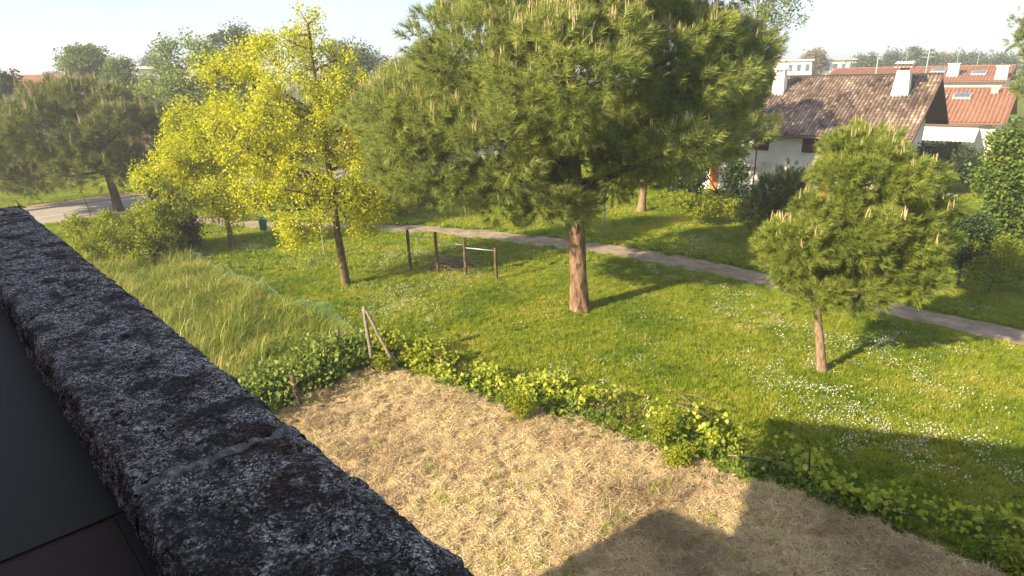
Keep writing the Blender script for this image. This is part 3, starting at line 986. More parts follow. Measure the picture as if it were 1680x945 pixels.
# inner sill: grey sheet, brown board and a narrow grey strip along the wall
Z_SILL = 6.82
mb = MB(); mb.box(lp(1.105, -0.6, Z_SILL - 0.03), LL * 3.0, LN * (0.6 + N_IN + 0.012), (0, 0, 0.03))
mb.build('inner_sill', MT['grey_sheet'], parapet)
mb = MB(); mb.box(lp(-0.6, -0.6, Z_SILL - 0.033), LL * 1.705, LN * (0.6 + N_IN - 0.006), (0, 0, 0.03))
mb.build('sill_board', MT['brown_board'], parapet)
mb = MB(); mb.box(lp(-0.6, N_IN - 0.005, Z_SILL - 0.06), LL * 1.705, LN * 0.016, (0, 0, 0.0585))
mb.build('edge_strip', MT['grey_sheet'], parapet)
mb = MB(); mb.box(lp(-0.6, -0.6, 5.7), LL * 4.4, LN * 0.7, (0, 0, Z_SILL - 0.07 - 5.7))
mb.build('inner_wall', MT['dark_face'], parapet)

# the photographer's house: out of the frame, shades the parapet and throws its roofline on the field
house = empty('house', lp(0, -6, 0), 'pale house behind the balcony, in the frame only as its gabled shadow', 'house')
def cast(S, n_plane):
    t = (np.dot(np.r_[S, 0], LN) - n_plane) / np.dot(np.r_[SH, 0], LN)
    q = np.r_[S - SH * t, t * math.tan(SUN_EL)]
    return np.dot(q, LL), q[2]
NP = -1.5
cA, cB, cC, cD, cE, cF = [cast(G(*p)[:2], NP) for p in ((900, 945), (1092, 838), (1212, 878), (1236, 790), (1262, 690), (1680, 738))]
slope = (cF[1] - cE[1]) / (cF[0] - cE[0])
ridge_l = -2.0
ridge_z = cE[1] + slope * (ridge_l - cE[0])
mb = MB()
body_l = cC[0] - 0.1
mb.prism([lp(body_l, NP, 0), lp(body_l, NP, cC[1]), lp(ridge_l, NP, ridge_z - 0.45), lp(-9.0, NP, cC[1]), lp(-9.0, NP, 0)], -LN * 9)
mb.build('wall', MT['white_wall'], house)
# overhanging gable verge, thin
mb = MB()
mb.prism([lp(cE[0], NP + 0.003, cE[1]), lp(cD[0], NP + 0.003, cD[1]), lp(cC[0] - 0.02, NP + 0.003, cC[1]), lp(cC[0] - 0.06, NP + 0.003, cC[1] - 0.9), lp(ridge_l, NP + 0.003, ridge_z - 1.4), lp(-9.5, NP + 0.003, cE[1] - 0.5), lp(-9.7, NP + 0.003, cE[1] - 0.2), lp(ridge_l, NP + 0.003, ridge_z)], LN * 0.14)
mb.build('roof', MT['roof_red'], house)
mb = MB()
mb.prism([lp(cA[0] + 0.05, NP + 0.006, 0), lp(cA[0], NP + 0.006, cA[1]), lp(cB[0], NP + 0.006, cB[1]), lp(cC[0] - 0.15, NP + 0.006, cC[1] - 0.05), lp(cC[0] - 0.3, NP + 0.006, 0)], LN * 0.12)
mb.build('side_terrace', MT['white_wall'], house)
mb = MB()
mb.box(lp(-9, NP - 0.3, 5.6), LL * 12.9, LN * (1.5 + 0.09), (0, 0, 0.15))
mb.build('balcony_slab', MT['white_wall'], house)

# ---------------------------------------------------------------- villa and the other houses
E_DIR = np.array([math.cos(math.radians(-40)), math.sin(math.radians(-40)), 0])
P_DIR = np.array([-E_DIR[1], E_DIR[0], 0])
ZV = np.array([0, 0, 1.0])

def tile_roof(name, parent, B, length, run, ze, zr, colours, pitch, row, rad, seed, kind=None, side=1):
    """barrel tiles on the slope from the eave at B (going -E_DIR) up to the ridge"""
    r = np.random.default_rng(seed)
    sl = unit(P_DIR * run * side + ZV * (zr - ze))
    nrm = unit(np.cross(E_DIR, sl)) * side
    L_ = math.hypot(run, zr - ze)
    nc, nr = int(length / pitch), int(L_ / row) + 1
    k = 5
    ang = np.linspace(0, math.pi, k)
    V, Fq, tn = [], [], []
    base = 0
    ci, ri = np.meshgrid(np.arange(nc), np.arange(nr), indexing='ij')
    ci, ri = ci.ravel(), ri.ravel()
    n = len(ci)
    o = B[None] - E_DIR * ((ci + 0.5) * pitch + r.normal(0, 0.008, n))[:, None] + sl * (ri * row)[:, None] + nrm * r.normal(0.0, 0.006, n)[:, None]
    for e_, (off, rr, lift) in enumerate(((-0.03, rad, 0.022), (row + 0.02, rad * 0.82, 0.0))):
        ring = o[:, None] + sl * off + (E_DIR * np.cos(ang)[:, None] * rr)[None] + (nrm * (np.sin(ang)[:, None] * rr * 0.9 + lift))[None]
        V.append(ring)
    V = np.concatenate(V, 1).reshape(-1, 3)         # per tile 2k verts
    j = np.arange(k - 1)
    qf = np.stack([j, j + 1, j + 1 + k, j + k], -1)
    Fq = (np.arange(n)[:, None, None] * 2 * k + qf[None]).reshape(-1, 4)
    blot = fbm(np.c_[ci * 0.13, ri * 0.16, ci * 0], 3, seed)
    t = np.clip(0.5 + (blot - 0.5) * 1.1 + r.normal(0, 0.15, n), 0, 1)
    me = meshnp(name, V, Fq, True, np.repeat(t, 2 * k))
    m, nn, l, b = new_mat(name + '_clay')
    a = nn.new('ShaderNodeAttribute'); a.attribute_name = 'tint'
    l.new(ramp(nn, l, a.outputs['Fac'], colours), b.inputs['Base Color'])
    b.inputs['Roughness'].default_value = 0.9
    b.inputs['Specular IOR Level'].default_value = 0.15
    ob = link(name, me, m, parent)
    if kind: tag(ob, kind=kind)
    return ob

OLD_CLAY = [(0.0, (0.045, 0.038, 0.036)), (0.3, (0.13, 0.10, 0.085)), (0.55, (0.24, 0.18, 0.145)), (0.8, (0.38, 0.29, 0.225)), (1.0, (0.52, 0.44, 0.34))]
RED_CLAY = [(0.0, (0.25, 0.125, 0.085)), (0.5, (0.31, 0.165, 0.11)), (1.0, (0.37, 0.205, 0.14))]

def gable_house(name, label, B, length, run, ze, zr, tiles, over=0.6, roof_mat='roof_brown', pitch=0.22, row=0.36, rad=0.10, base_z=0.0, seed=1, wall='white_wall', back=None, over_r=None):
    B = np.asarray(B, float)
    back = back or run
    root = empty(name, B - E_DIR * length / 2 + P_DIR * run - ZV * ze, label, 'house')
    Bv = np.array([B[0], B[1], ze])
    Rg = Bv + P_DIR * run + ZV * (zr - ze)
    sl = (zr - ze) / run
    # walls, gable shaped
    over_r = over if over_r is None else over_r
    a = Bv + P_DIR * over - E_DIR * over_r
    d = 2 * run - 2 * over
    top = ze + sl * over - 0.14
    mb = MB()
    prof = [a * [1, 1, 0], a * [1, 1, 0] + ZV * top, (a + P_DIR * (run - over)) * [1, 1, 0] + ZV * (zr - 0.16), (a + P_DIR * d) * [1, 1, 0] + ZV * top, (a + P_DIR * d) * [1, 1, 0]]
    mb.prism(prof, -E_DIR * (length - over - over_r))
    mb.build('wall', MT[wall], root)
    # roof slabs
    th = 0.13
    sec = [Bv, Bv - ZV * th, Rg - ZV * th, Bv + P_DIR * 2 * run - ZV * th, Bv + P_DIR * 2 * run, Rg]
    mb = MB(); mb.prism(sec, -E_DIR * length)
    roof = mb.build('roof', MT[roof_mat], root)
    tile_roof('roof_tiles', roof, Bv, length, run, ze, zr, tiles, pitch, row, rad, seed, 'stuff')
    # ridge caps
    T = Tubes()
    n = int(length / 0.4)
    for i in range(n):
        c = Rg - E_DIR * (i * length / n)
        T.add([c + ZV * 0.03, c - E_DIR * (length / n + 0.04) + ZV * 0.05], [0.13, 0.11], 6)
    link('ridge_tiles', T.mesh('ridge_tiles'), roof.children[0].data.materials[0], roof)
    # gutter and verge board
    T = Tubes(); T.add([Bv - P_DIR * 0.07 - ZV * 0.06 + E_DIR * 0.02, Bv - P_DIR * 0.07 - ZV * 0.06 - E_DIR * (length + 0.02)], 0.075, 8)
    link('gutter', T.mesh('gutter'), MT['roof_brown'], roof)
    mb = MB(); mb.prism([Bv + ZV * 0.03, Bv - ZV * 0.2, Rg - ZV * 0.2, Rg + ZV * 0.05], E_DIR * 0.05)
    mb.build('verge_board', MT['roof_brown'], roof)
    return root, roof, Bv, Rg, sl

def roof_pt(x, y, Bv, run, ze, zr):
    n = unit(np.cross(E_DIR, P_DIR * run + ZV * (zr - ze)))
    return on_plane(x, y, Bv, n)

def chimney(roof, c, w, d, h, cap, flare=0.0, mat='white_wall', sink=0.6):
    """shaft on the roof at c, with a cap"""
    ex, ey = E_DIR * w / 2, P_DIR * d / 2
    mb = MB()
    lo = [c - ex * (1 + flare) - ey * (1 + flare), c + ex * (1 + flare) - ey * (1 + flare), c + ex * (1 + flare) + ey * (1 + flare), c - ex * (1 + flare) + ey * (1 + flare)]
    hi = [c - ex - ey, c + ex - ey, c + ex + ey, c - ex + ey]
    b = 0
    mb.v = [tuple(p - ZV * sink) for p in lo] + [tuple(p + ZV * h) for p in hi]
    mb.f = [(3, 2, 1, 0), (4, 5, 6, 7), (0, 1, 5, 4), (1, 2, 6, 5), (2, 3, 7, 6), (3, 0, 4, 7)]
    ch = mb.build('chimney', MT[mat], roof)
    if cap == 'gable':
        mb = MB()
        for s in (-1, 1):
            mb.cbox(c + ZV * (h + 0.10) + ex * 0.85 * s, E_DIR * 0.05, P_DIR * d * 0.45, ZV * 0.10)
        mb.build('cap_support', MT[mat], ch)
        mb = MB()
        q = c + ZV * (h + 0.2)
        mb.prism([q - ex * 1.5 - ey * 1.3, q + ex * 1.5 - ey * 1.3, q - ey * 1.3 + ZV * 0.28], P_DIR * d * 1.3)
        mb.build('chimney_cap', MT[mat], ch)
    elif cap == 'tiles':
        mb = MB(); mb.cbox(c + ZV * (h + 0.12), ex * 0.62, ey * 0.62, ZV * 0.12)
        mb.build('chimney_neck', MT['roof_red'], ch)
        T = Tubes()
        for i in range(5):
            for s in (-1, 1):
                a = c + ZV * (h + 0.42) + E_DIR * (i - 2) * w * 0.3
                T.add([a, a - P_DIR * s * d * 1.0 - ZV * 0.16], [0.10, 0.12], 6)
        link('chimney_cap', T.mesh('chimney_cap'), roof.children[0].data.materials[0], ch)
        mb = MB(); q = c + ZV * (h + 0.24)
        mb.cbox(q + ZV * 0.03, ex * 1.75, ey * 1.7, ZV * 0.03)
        mb.build('cap_slab', MT['roof_brown'], ch)
    else:
        mb = MB(); mb.cbox(c + ZV * (h + 0.06), ex * 1.25, ey * 1.25, ZV * 0.05)
        mb.build('chimney_cap', MT[mat], ch)
    return ch

def antenna(roof, p, h, mat='grey_metal', bars=4):
    T = Tubes(); T.add([p - ZV * 0.3, p + ZV * h], 0.03, 5)
    for i in range(bars):
        c = p + ZV * (h - 0.1 - i * 0.22)
        T.add([c - E_DIR * 0.35, c + E_DIR * 0.35], 0.012, 4)
    link('antenna', T.mesh('antenna'), MT[mat], roof)

# villa
vR = at(1547, 124, 39.5)
V_RUN, V_ZR, V_LEN = 7.0, float(vR[2]), 14.0
V_ZE = V_ZR - 3.15
vB = vR - P_DIR * V_RUN
villa, vroof, vBv, vRg, vsl = gable_house('villa', 'white villa with mottled old clay tile roof and two white chimneys', vB, V_LEN, V_RUN, V_ZE, V_ZR, OLD_CLAY, pitch=0.205, row=0.34, rad=0.098, seed=3, over_r=1.3)
c = roof_pt(1478, 152, vBv, V_RUN, V_ZE, V_ZR)
chimney(vroof, c + ZV * 0.3, 0.64, 0.6, 0.95, 'tiles', 0.45)
c = roof_pt(1278, 152, vBv, V_RUN, V_ZE, V_ZR)
chimney(vroof, c + ZV * 0.1, 0.62, 0.6, 1.15, 'gable', 0.25)
for px in (1558, 1553):
    pass
antenna(vroof, vRg - E_DIR * 0.9, 1.6, bars=3)
# villa front: windows, folded awning, shutters
wo_ = vBv + P_DIR * 0.6
def on_wall(x, y, o=wo_, n=P_DIR): return on_plane(x, y, o, n)
def wall_rect(x0, y0, x1, y1, o=wo_):
    a, b = on_wall(x0, y1, o), on_wall(x1, y0, o)
    s0, s1 = np.dot(a - o, -E_DIR), np.dot(b - o, -E_DIR)
    return min(s0, s1), max(s0, s1), min(a[2], b[2]), max(a[2], b[2])
def window(parent, rect, o, shutter='gap_dark', slats=6):
    s0, s1, z0, z1 = rect
    oo = np.array([o[0], o[1], 0])
    mb = MB(); mb.box(oo - E_DIR * s0 - P_DIR * 0.035 + ZV * z0, -E_DIR * (s1 - s0), P_DIR * 0.06, ZV * (z1 - z0))
    w = mb.build('window', MT[shutter], parent)
    mb = MB(); mb.box(oo - E_DIR * (s0 - 0.08) - P_DIR * 0.10 + ZV * (z0 - 0.06), -E_DIR * (s1 - s0 + 0.16), P_DIR * 0.12, ZV * 0.055)
    mb.build('sill', MT['white_wall'], w)
    for i in range(slats):
        z = z0 + (i + 0.5) * (z1 - z0) / slats
        mb = MB(); mb.box(oo - E_DIR * (s0 + 0.04) - P_DIR * 0.055 + ZV * z, -E_DIR * (s1 - s0 - 0.08), P_DIR * 0.02, ZV * (z1 - z0) / slats * 0.55)
        mb.build('shutter_slat', MT[shutter], w)
    return w
for rc in ((1237, 225, 1263, 243), (1315, 230, 1342, 248)):
    r4 = wall_rect(*rc)
    r4 = (r4[0], r4[1], V_ZE - 1.0, V_ZE - 0.12)
    window(villa, r4, wo_)
s0, s1, z0, z1 = wall_rect(1218, 258, 1256, 270)
oo = np.array([wo_[0], wo_[1], 0])
mb = MB(); mb.box(oo - E_DIR * s0 - P_DIR * 0.55 + ZV * 2.05, -E_DIR * 2.6, P_DIR * 0.54, ZV * 0.09)
aw = mb.build('awning', MT['awning'], villa)
for i in range(8):
    mb = MB(); mb.box(oo - E_DIR * (s0 + 0.02 + i * 0.325) - P_DIR * 0.56 + ZV * 1.78, -E_DIR * 0.29, P_DIR * 0.015, ZV * 0.262)
    mb.build('valance_flap', MT['awning'], aw)
for rc in ((1167, 262, 1180, 312), (1350, 288, 1362, 312)):
    s0, s1, z0, z1 = wall_rect(*rc)
    mb = MB(); mb.box(oo - E_DIR * s0 - P_DIR * 0.08 + ZV * 0.15, -E_DIR * max(0.5, s1 - s0), P_DIR * 0.06, ZV * 2.1)
    mb.build('door_shutter', MT['orange_wood'], villa)

# awning house to the right
hB = G(1650, 203, 3.2)
H_RUN, H_ZE, H_ZR = 7.0, 3.2, 5.55
hs, hroof, hBv, hRg, hsl = gable_house('awning_house', 'white house with smooth red roof and long white awning right of the villa', hB, 12.5, H_RUN, H_ZE, H_ZR, RED_CLAY, roof_mat='roof_red', pitch=0.3, row=0.45, rad=0.11, seed=8)
def skylight(roof, x, y, Bv, run, ze, zr, w=0.9, d=1.2):
    c = roof_pt(x, y, Bv, run, ze, zr)
    sl = unit(P_DIR * run + ZV * (zr - ze)); nr = unit(np.cross(E_DIR, sl))
    mb = MB(); mb.cbox(c + nr * 0.12, E_DIR * w / 2, sl * d / 2, nr * 0.10)
    f = mb.build('skylight', MT['grey_metal'], roof)
    mb = MB(); mb.cbox(c + nr * 0.228, E_DIR * w * 0.42, sl * d * 0.42, nr * 0.004)
    mb.build('pane', MT['glass'], f)
skylight(hroof, 1578, 160, hBv, H_RUN, H_ZE, H_ZR, 1.3, 1.0)
skylight(hroof, 1538, 163, hBv, H_RUN, H_ZE, H_ZR, 1.3, 1.0)
c = roof_pt(1632, 153, hBv, H_RUN, H_ZE, H_ZR)
chimney(hroof, c, 0.5, 0.5, 0.35, 'flat', mat='kerb')
ho = hBv + P_DIR * 0.6; ho0 = np.array([ho[0], ho[1], 0])
mb = MB()
a0_ = ho0 - E_DIR * 1.6 + ZV * 2.85
aw_l = 7.2
mb.prism([a0_, a0_ - P_DIR * 2.1 - ZV * 0.75, a0_ - P_DIR * 2.1 - ZV * 0.79, a0_ - ZV * 0.05], -E_DIR * aw_l)
aw = mb.build('awning', MT['awning'], hs)
for i in range(24):
    mb = MB(); q = a0_ - P_DIR * 2.115 - ZV * 1.0 - E_DIR * (i * aw_l / 24 + 0.01)
    mb.prism([q + ZV * 0.25, q + ZV * 0.06, q - E_DIR * aw_l / 48, q - E_DIR * (aw_l / 24 - 0.02) + ZV * 0.06, q - E_DIR * (aw_l / 24 - 0.02) + ZV * 0.25], P_DIR * 0.012)
    mb.build('valance_flap', MT['awning'], aw)
window(hs, (2.6, 3.6, 0.1, 2.1), ho, slats=0)
window(hs, (5.2, 6.4, 0.8, 2.1), ho, slats=0)
mb = MB()
p0 = ho0 + E_DIR * 0.2 - P_DIR * 0.3
mb.prism([p0 + ZV * 1.9 , p0 + ZV * 1.75 - P_DIR * 0.0, p0 + P_DIR * 3.2 + ZV * 2.75, p0 + P_DIR * 3.2 + ZV * 2.9], E_DIR * 3.0)
mb.build('porch_roof', MT['roof_red'], hs)

# row house further back
kB = G(1655, 133, 5.6)
K_RUN, K_ZE, K_ZR = 7.0, 5.6, 7.3
ks, kroof, kBv, kRg, ksl = gable_house('row_house', 'long red roofed row house with white chimneys behind the awning house', kB, 21, K_RUN, K_ZE, K_ZR, RED_CLAY, roof_mat='roof_red', pitch=0.34, row=0.5, rad=0.12, seed=9)
for (x, y) in ((1563, 124), (1642, 129)):
    chimney(kroof, roof_pt(x, y, kBv, K_RUN, K_ZE, K_ZR), 1.1, 1.0, 1.35, 'flat', 0.12)
for (x, y) in ((1540, 117), (1606, 121)):
    skylight(kroof, x, y, kBv, K_RUN, K_ZE, K_ZR, 1.6, 1.5)
for s in (4.0, 6.2, 12.0): antenna(kroof, kRg - E_DIR * s, 2.2, bars=3)
ko = kBv + P_DIR * 0.6
for s in (3, 6.5, 10, 13.5, 17): window(ks, (s, s + 1.5, 3.1, 4.8), ko, 'orange_wood', 0)

# far buildings
def block(name, label, x, yt, yb, wpx, Y, mat='white_wall', storeys=2, roofm='kerb', zmin=0.0, bays=4, rz=0.0, roof='flat', cat='building'):
    c = at(x, yt, Y); k = scale_at(Y, c[2], c[0])
    zt = c[2]; w = wpx * k; d = w * 0.6
    root = empty(name, (c[0], c[1] + d / 2, 0), label, cat)
    ex, ey = np.array([math.cos(rz), math.sin(rz), 0]), np.array([-math.sin(rz), math.cos(rz), 0])
    o = np.array([c[0], c[1], 0]) - ex * w / 2
    mb = MB(); mb.box(o, ex * w, ey * d, ZV * zt)
    mb.build('wall', MT[mat], root)
    if roof == 'flat':
        mb = MB(); mb.box(o - ex * 0.3 - ey * 0.5 + ZV * zt, ex * (w + 0.6), ey * (d + 0.8), ZV * 0.3)
        mb.build('roof', MT[roofm], root)
    else:
        mb = MB(); q = o - ex * 0.5 - ey * 0.6 + ZV * (zt - 0.02)
        mb.prism([q, q + ey * (d + 1.2), q + ey * (d / 2 + 0.6) + ZV * roof], ex * (w + 1.0))
        mb.build('roof', MT[roofm], root)
    h = zt / storeys
    for s in range(storeys):
        for b in range(bays):
            bw = w / bays
            p = o + ex * (b * bw + bw * 0.25) - ey * 0.02 + ZV * (s * h + h * 0.3)
            mb = MB(); mb.box(p, ex * bw * 0.5, ey * 0.06, ZV * h * 0.48)
            mb.build('window', MT['glass'], root)
        if s:
            mb = MB(); mb.box(o + ZV * (s * h - 0.1) - ey * 1.0 + ex * 0.1, ex * (w - 0.2), ey * 0.98, ZV * 0.9)
            mb.build('balcony', MT[mat], root)
    return root
block('apartment_block', 'far white apartment block with balconies above the right end of the villa ridge', 1372, 99, 118, 62, 150, storeys=3, bays=5, rz=-0.2)
block('apartment_block', 'far white apartment block just above the left villa chimney', 1305, 100, 116, 52, 140, storeys=3, bays=4, roofm='white_wall', rz=-0.2)
block('far_cottage', 'small far pinkish house with brown roof at the left end of villa ridge', 1265, 103, 118, 22, 110, storeys=2, bays=2, roofm='roof_brown', roof=1.0)
block('red_roofed_hall', 'long low building with bright red roof at the far left', 60, 152, 165, 60, 62, storeys=1, bays=4, roofm='roof_red', roof=1.6, rz=0.5)
block('pink_house', 'far pinkish white house between the trees left of the yellow maples', 232, 113, 150, 34, 85, storeys=2, bays=2, roofm='white_wall', rz=0.2)
block('brick_shed', 'brick building with flat grey roof below the far pinkish house', 212, 128, 160, 46, 72, mat='roof_brown', storeys=1, bays=2, roofm='grey_metal', rz=0.2)

# ---------------------------------------------------------------- the trees
# big stone pine in the middle
b0 = G(952, 510)
cp_l = lobes_px([(700, 190, 105, 95, 0.5, 3.0), (640, 190, 62, 60, 1.0, 2.0), (672, 75, 42, 45, 1.5, 1.6), (790, 90, 120, 110, 0.0, 3.2), (820, 235, 125, 95, -1.5, 3.0), (930, 130, 150, 140, -1.0, 4.2),
                 (1060, 110, 150, 125, 0.5, 3.6), (1165, 120, 92, 105, 1.5, 2.6), (1060, 225, 110, 80, -1.0, 2.6), (1150, 225, 75, 70, 1.0, 2.2), (940, -30, 210, 110, 0.5, 4.0), (1110, -20, 120, 80, 1.0, 3.0), (730, 290, 75, 60, -0.5, 2.0),
                 (790, 315, 85, 50, 0.3, 1.8), (690, 275, 75, 65, 0.0, 2.0), (905, 325, 75, 55, -0.8, 1.7), (1010, 275, 90, 55, 0.2, 1.8), (1100, 265, 70, 50, 0.6, 1.8), (860, 300, 80, 60, 0.8, 1.8), (890, 345, 62, 45, -1.2, 1.3), (775, 335, 60, 40, -0.8, 1.3)], b0[1])
tp = np.array([b0, at(950, 480, b0[1]), at(948, 440, b0[1]), at(946, 400, b0[1]), at(945, 365, b0[1]), at(944, 320, b0[1]), at(942, 270, b0[1] + .1), at(938, 200, b0[1] + .2), at(936, 120, b0[1] + .3), at(935, 40, b0[1] + .3), at(935, -60, b0[1] + .4)])
tp = np.concatenate([[b0 - [0, 0, 0.15]], densify(tp, 46)])
big_pine = pine('stone_pine', 'large round stone pine with thick furrowed trunk in the middle of the lawn', b0, cp_l, 'needle', 21, n_clump=400, n_tuft=42, n_needle=38, nl=0.26, r0=0.31, trunk_pts=tp, sig=0.44, candles=0.24, cl=0.26, nlimb=26, w=0.0095, k0=30, rough=0.35)

# young pine at the right
b0 = G(1350, 611)
yp_l = lobes_px([(1425, 285, 105, 60, 0.3, 1.3), (1310, 400, 58, 55, 0.0, 0.9), (1395, 380, 85, 80, 0.0, 1.3), (1475, 400, 80, 85, 0.2, 1.2), (1350, 465, 55, 38, -0.1, 0.7), (1500, 455, 50, 45, -0.2, 0.8), (1425, 245, 70, 28, 0.4, 0.9), (1525, 345, 38, 60, 0.4, 0.8), (1335, 345, 45, 40, 0.2, 0.8), (1290, 410, 48, 60, 0.1, 0.8), (1340, 478, 65, 42, -0.1, 0.8), (1490, 465, 70, 52, -0.2, 0.9), (1415, 465, 70, 45, -0.2, 0.9)], b0[1])
tp = densify(np.array([b0 - [0, 0, 0.1], at(1345, 560, b0[1]), at(1340, 505, b0[1]), at(1348, 450, b0[1]), at(1372, 390, b0[1] + .1), at(1400, 320, b0[1] + .2), at(1415, 250, b0[1] + .3)]), 22)
pine('young_pine', 'young pine with slim bare trunk standing on the daisy lawn at right', b0, yp_l, 'needle_young', 22, n_clump=190, n_tuft=28, n_needle=44, nl=0.19, r0=0.12, trunk_pts=tp, sig=0.25, candles=0.10, cl=0.2, nlimb=14, w=0.007, bark='bark_young', rough=0.15, shell=0.4, bur_min=0.5)

# broad pine at the left by the road
b0 = G(195, 346)
lp_l = lobes_px([(120, 215, 135, 70, 0, 4.5), (45, 230, 90, 72, 0, 4), (205, 225, 68, 68, 0.5, 3.5), (120, 160, 80, 28, 1, 3), (-30, 230, 60, 75, 1, 3), (150, 270, 90, 40, -1.5, 3), (60, 285, 70, 30, -1, 3)], b0[1])
tp = densify(np.array([b0 - [0, 0, 0.1], at(190, 325, b0[1]), at(181, 297, b0[1]), at(170, 270, b0[1]), at(150, 230, b0[1]), at(135, 180, b0[1])]), 20)
pine('road_pine', 'wide low pine with many tan shoots beside the road at left', b0, lp_l, 'needle_dark', 23, n_clump=200, n_tuft=34, n_needle=30, nl=0.32, r0=0.27, trunk_pts=tp, sig=0.5, candles=0.13, cl=0.6, nlimb=18, w=0.015, bark='bark_dark', rough=0.15, cmin=0.05)

# pine behind the big one
b0 = G(1052, 349)
p3_l = lobes_px([(1120, 190, 110, 85, 0, 3.2), (1200, 130, 62, 75, 1, 2.5), (1215, 210, 45, 50, 0.5, 2), (1090, 270, 75, 35, -0.5, 2.2), (1180, 260, 40, 35, 0.5, 1.5)], b0[1])
pine('back_pine', 'darker pine with thin pinkish trunk behind the large stone pine', b0, p3_l, 'needle', 24, n_clump=130, n_tuft=32, n_needle=32, nl=0.28, r0=0.22, sig=0.42, candles=0.10, cl=0.3, nlimb=14, w=0.014, bark='bark_young', rough=0.15, top=at(1065, 180, b0[1]))

# yellow maples
b0 = G(568, 469)
m1 = lobes_px([(470, 160, 95, 85, 0, 2.2), (395, 120, 58, 48, 0.3, 1.4), (555, 200, 72, 105, 0, 2.0), (500, 290, 105, 80, -0.3, 2.2), (420, 240, 70, 75, 0, 1.8), (497, 70, 42, 48, 0.2, 1.1), (488, 378, 48, 32, -0.6, 1.1), (425, 320, 42, 30, -0.2, 1.2), (600, 300, 42, 75, 0.2, 1.4), (555, 105, 38, 45, 0.3, 1.0), (585, 370, 36, 28, 0.1, 0.9), (600, 180, 30, 60, 0.5, 1.0), (370, 190, 34, 40, 0.2, 1.0), (430, 75, 40, 30, 0.3, 0.9), (505, 35, 20, 26, 0.2, 0.5), (625, 250, 36, 60, 0.4, 1.0), (345, 110, 24, 30, 0.2, 0.8), (610, 340, 36, 40, 0.3, 1.0)], b0[1])
tp = densify(np.array([b0 - [0, 0, 0.1], at(562, 430, b0[1]), at(552, 372, b0[1]), at(546, 320, b0[1]), at(536, 250, b0[1]), at(524, 170, b0[1]), at(512, 95, b0[1]), at(505, 40, b0[1])]), 26)
maple = broadleaf('yellow_maple', 'tall maple in bright yellow green spring leaf, nearest of the two maples', b0, m1, 'maple', 31, n_clump=800, n_leaf=80, leaf=0.082, sig=0.225, r0=0.155, trunk_pts=tp, bark='bark_maple', nlimb=30, shell=0.55, bur_min=0.2, tvar=0.28)
# upright shoots on its top
b0 = G(382, 408)
m2 = lobes_px([(330, 235, 62, 58, 0, 1.9), (262, 300, 40, 32, -0.2, 1.2), (355, 300, 55, 55, 0, 1.7), (312, 185, 26, 34, 0, 0.8), (300, 265, 48, 40, 0, 1.5), (375, 345, 40, 24, 0, 1.0), (235, 285, 18, 12, 0, 0.5), (345, 190, 26, 30, 0, 0.8)], b0[1])
tp = densify(np.array([b0 - [0, 0, 0.1], at(376, 375, b0[1]), at(364, 335, b0[1]), at(355, 300, b0[1]), at(342, 240, b0[1]), at(330, 190, b0[1])]), 20)
broadleaf('yellow_maple', 'smaller lime yellow maple left of the tall one, beside the green bin', b0, m2, 'maple2', 32, n_clump=330, n_leaf=95, leaf=0.10, sig=0.27, r0=0.13, trunk_pts=tp, bark='bark_maple', nlimb=18, shell=0.5, bur_min=0.3)

# background trees, left to right
def bg(name, label, specs, Y, mat, seed, base=None, leaf=0.25, n_clump=140, n_leaf=70, sig=0.55, r0=0.2, **kw):
    L_ = lobes_px(specs, Y)
    c = np.mean([l[0] for l in L_], 0)
    b = np.array([L_[0][0][0], L_[0][0][1], 0.0]) if base is None else np.array([*base, 0.0])
    return broadleaf(name, label, b, L_, mat, seed, n_clump=n_clump, n_leaf=n_leaf, leaf=leaf, sig=sig, r0=r0, **kw)
bg('round_tree', 'big rounded grey green tree behind the smaller yellow maple', [(330, 125, 72, 62), (285, 165, 50, 50, 0, 4), (360, 180, 60, 60), (300, 215, 50, 40)], 58, 'leaf_soft', 41, n_clump=300, n_leaf=150, leaf=0.20, sig=0.55, r0=0.4, nlimb=14)
bg('tall_dark_tree', 'dark tree top rising behind the rounded grey green tree', [(385, 62, 24, 20), (370, 90, 30, 30), (400, 90, 30, 30)], 74, 'leaf_dark', 42, n_clump=100, n_leaf=150, leaf=0.2, sig=0.55)
bg('far_oak', 'open crowned tree against the sky above the road pine', [(140, 108, 40, 30), (120, 95, 20, 18), (160, 95, 20, 20), (135, 130, 30, 20)], 70, 'leaf_mid', 43, n_clump=120, n_leaf=110, leaf=0.20, sig=0.42, bur_min=0.3)
bg('far_oak', 'small rounded tree right of the open crowned tree at left', [(197, 118, 22, 24), (190, 135, 24, 22)], 68, 'leaf_mid', 44, n_clump=80, n_leaf=120, leaf=0.17, sig=0.42)
bg('dark_bush', 'dark rounded tree at the far left edge of the picture', [(5, 152, 32, 28), (-20, 150, 40, 30)], 55, 'leaf_dark', 45, n_clump=100, n_leaf=90, leaf=0.24, sig=0.5)
bg('woodland_tree', 'dark green tree between the maple top and the stone pine', [(600, 120, 46, 42), (570, 95, 26, 22), (585, 170, 50, 50)], 62, 'leaf_far', 46, n_clump=200, n_leaf=120, leaf=0.18, sig=0.55)
bg('woodland_tree', 'shaded tree low behind the yellow maple trunks', [(480, 230, 60, 60), (430, 260, 50, 40), (520, 270, 40, 40)], 66, 'leaf_far', 47, n_clump=150, n_leaf=80, leaf=0.3, sig=0.7)
bg('hedge_shrub', 'dark shrub beyond the footpath behind the tall maple trunk', [(520, 335, 60, 28), (600, 325, 45, 35), (450, 345, 50, 20)], 40.5, 'leaf_dark', 48, n_clump=170, n_leaf=80, leaf=0.14, sig=0.34, r0=0.06, cat='shrub')
